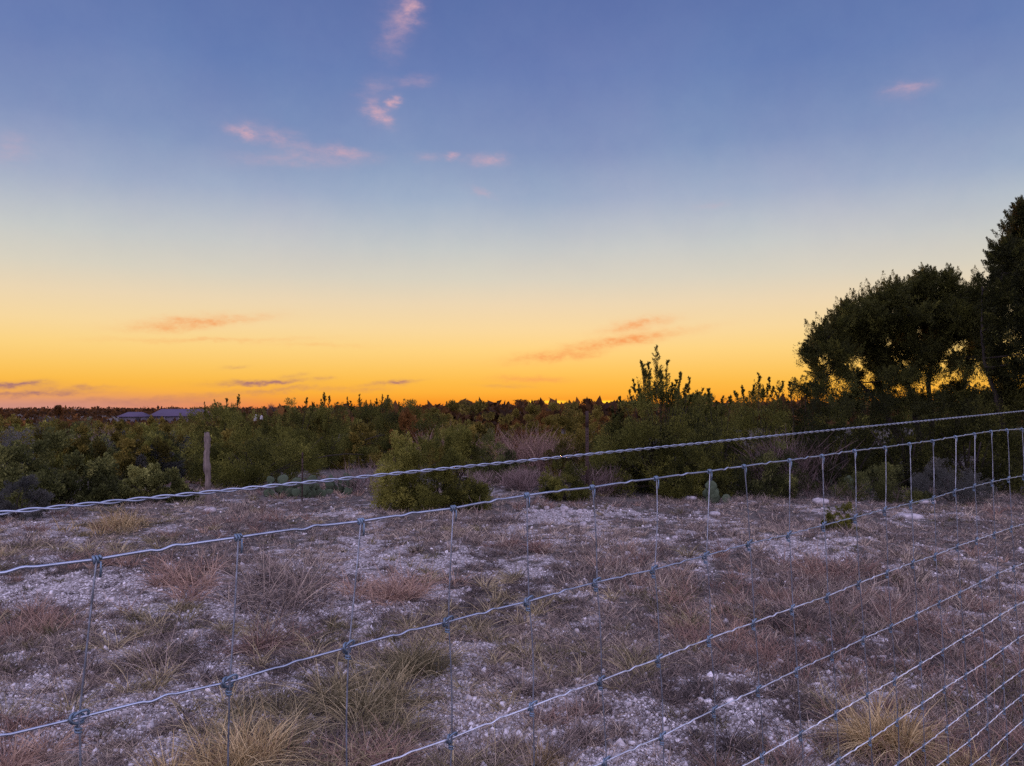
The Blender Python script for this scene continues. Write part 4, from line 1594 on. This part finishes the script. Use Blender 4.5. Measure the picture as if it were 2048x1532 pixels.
comb = t.n('ShaderNodeCombineXYZ')
t.l(az, comb.inputs[0])
t.l(el, comb.inputs[1])
wsc = t.n('ShaderNodeMapping')
wsc.inputs['Scale'].default_value = (1, 2.2, 1)
t.l(comb.outputs[0], wsc.inputs[0])
wn = t.noise(wsc.outputs[0], 26, 5, .65, 1)
wob = t.n('ShaderNodeVectorMath', operation='MULTIPLY_ADD')
sub = t.n('ShaderNodeVectorMath', operation='SUBTRACT')
t.l(wn, sub.inputs[0])
sub.inputs[1].default_value = (.5, .5, .5)
t.l(sub.outputs[0], wob.inputs[0])
wob.inputs[1].default_value = (.045, .018, 0)
t.l(comb.outputs[0], wob.inputs[2])
det = t.noise(wsc.outputs[0], 60, 5, .65)
det = t.m('MULTIPLY', t.m('SUBTRACT', det, .33), 3.0, clamp=True)


def clouds(sky, blobs, col, wobble=True, fade=1.):
    acc = None
    for (px, py, w, h, ang, s) in blobs:
        mp = t.n('ShaderNodeMapping', vector_type='TEXTURE')
        mp.inputs['Location'].default_value = (az_of(px, py), el_of(py, px), 0)
        mp.inputs['Rotation'].default_value = (0, 0, R(ang))
        mp.inputs['Scale'].default_value = (w / F, h / F, 1)
        t.l(wob.outputs[0] if wobble else comb.outputs[0], mp.inputs[0])
        dt = t.n('ShaderNodeVectorMath', operation='DOT_PRODUCT')
        t.l(mp.outputs[0], dt.inputs[0])
        t.l(mp.outputs[0], dt.inputs[1])
        g = t.m('POWER', .3679, dt.outputs['Value'])
        acc = t.m('MULTIPLY_ADD', g, s, acc if acc is not None else 0.)
    if wobble:
        acc = t.m('MULTIPLY', acc, t.m('ADD', .35, t.m('MULTIPLY', det, .75)))
    acc = t.m('MINIMUM', t.m('MULTIPLY', acc, fade), .92)
    return t.mix(acc, sky, col)


sky = clouds(sky, [(818, 14, 20, 32, -20, .85), (785, 66, 22, 40, -10, .3), (788, 203, 10, 9, 0, .95), (752, 222, 26, 16, -30, .7), (772, 240, 20, 9, -20, .6),
                   (828, 162, 34, 9, 8, .3), (752, 174, 24, 14, 0, .25), (497, 265, 12, 11, 0, .7), (470, 259, 26, 7, -6, .45), (560, 278, 60, 16, -12, .4),
                   (690, 303, 48, 9, -5, .6), (600, 318, 110, 13, 4, .3), (908, 313, 12, 7, 0, .7), (975, 318, 34, 9, 0, .65), (856, 312, 24, 7, 0, .3),
                   (966, 384, 22, 7, -20, .35), (1818, 172, 28, 6, 0, .5), (1815, 182, 40, 12, 0, .2), (20, 300, 30, 25, 0, .25), (1430, 412, 24, 6, 0, .2)], srgb(228, 176, 184), True, .82)
sky = clouds(sky, [(405, 642, 100, 9, 6, .75), (330, 655, 60, 6, 4, .4), (1240, 682, 115, 9, 8, 1.0), (1110, 713, 80, 8, 5, .9), (1275, 650, 60, 10, 9, .8),
                   (420, 680, 150, 4, 2, .4), (1060, 758, 70, 6, 0, .7), (640, 690, 90, 4, 0, .2)], srgb(246, 158, 92))
sky = clouds(sky, [(520, 766, 70, 5, 2, 1.1), (545, 768, 40, 3, 4, .6), (150, 778, 60, 4, 3, .5), (645, 757, 18, 4, 0, .4), (585, 752, 26, 4, 8, .3), (28, 770, 42, 6, 2, 1.1), (60, 788, 90, 4, 2, .9), (790, 764, 40, 4, 6, .9),
                   (470, 735, 20, 4, 10, .35), (560, 782, 130, 5, 4, .4), (250, 800, 160, 5, 3, .35), (730, 780, 40, 4, 2, .3), (1010, 772, 50, 4, 0, .25), (330, 806, 120, 5, 2, .35)], srgb(168, 116, 116))
sky = clouds(sky, [(1063, 805, 12, 3.0, 0, .9), (1106, 804, 26, 2.8, 0, .9), (1212, 804, 26, 2.8, 0, .9)], (1.5, .95, .05, 1), False)

nish = t.n('ShaderNodeTexSky', sky_type='NISHITA')
nish.sun_disc = False
nish.sun_elevation = SUN_EL
nish.sun_rotation = sun_az
nish.air_density = 1.5
nish.dust_density = 2.0
b1 = t.n('ShaderNodeBackground')
t.l(sky, b1.inputs[0])
b1.inputs[1].default_value = .97
b2 = t.n('ShaderNodeBackground')
t.l(nish.outputs[0], b2.inputs[0])
b2.inputs[1].default_value = .01
ad = t.n('ShaderNodeAddShader')
t.l(b1.outputs[0], ad.inputs[0])
t.l(b2.outputs[0], ad.inputs[1])
wo = t.n('ShaderNodeOutputWorld')
t.l(ad.outputs[0], wo.inputs[0])

sun = bpy.data.lights.new('sun', 'SUN')
sun.energy = 3.0
sun.angle = R(.5)
sun.color = (1, .34, .07)
so = bpy.data.objects.new('sun', sun)
COL.objects.link(so)
sdir = Vector((math.sin(sun_az) * math.cos(SUN_EL), math.cos(sun_az) * math.cos(SUN_EL), math.sin(SUN_EL)))
so.rotation_euler = sdir.to_track_quat('Z', 'Y').to_euler()
so.location = (10, 60, 20)

# ------------------------------------------------------------------ render settings
vs = scene.view_settings
vs.view_transform = 'Standard'
vs.look = 'None'
vs.gamma = 1
vs.exposure = 0
scene.render.engine = 'CYCLES'
scene.cycles.use_denoising = False
scene.cycles.max_bounces = 6
scene.cycles.diffuse_bounces = 3
scene.cycles.transmission_bounces = 3
scene.cycles.filter_width = 1.5
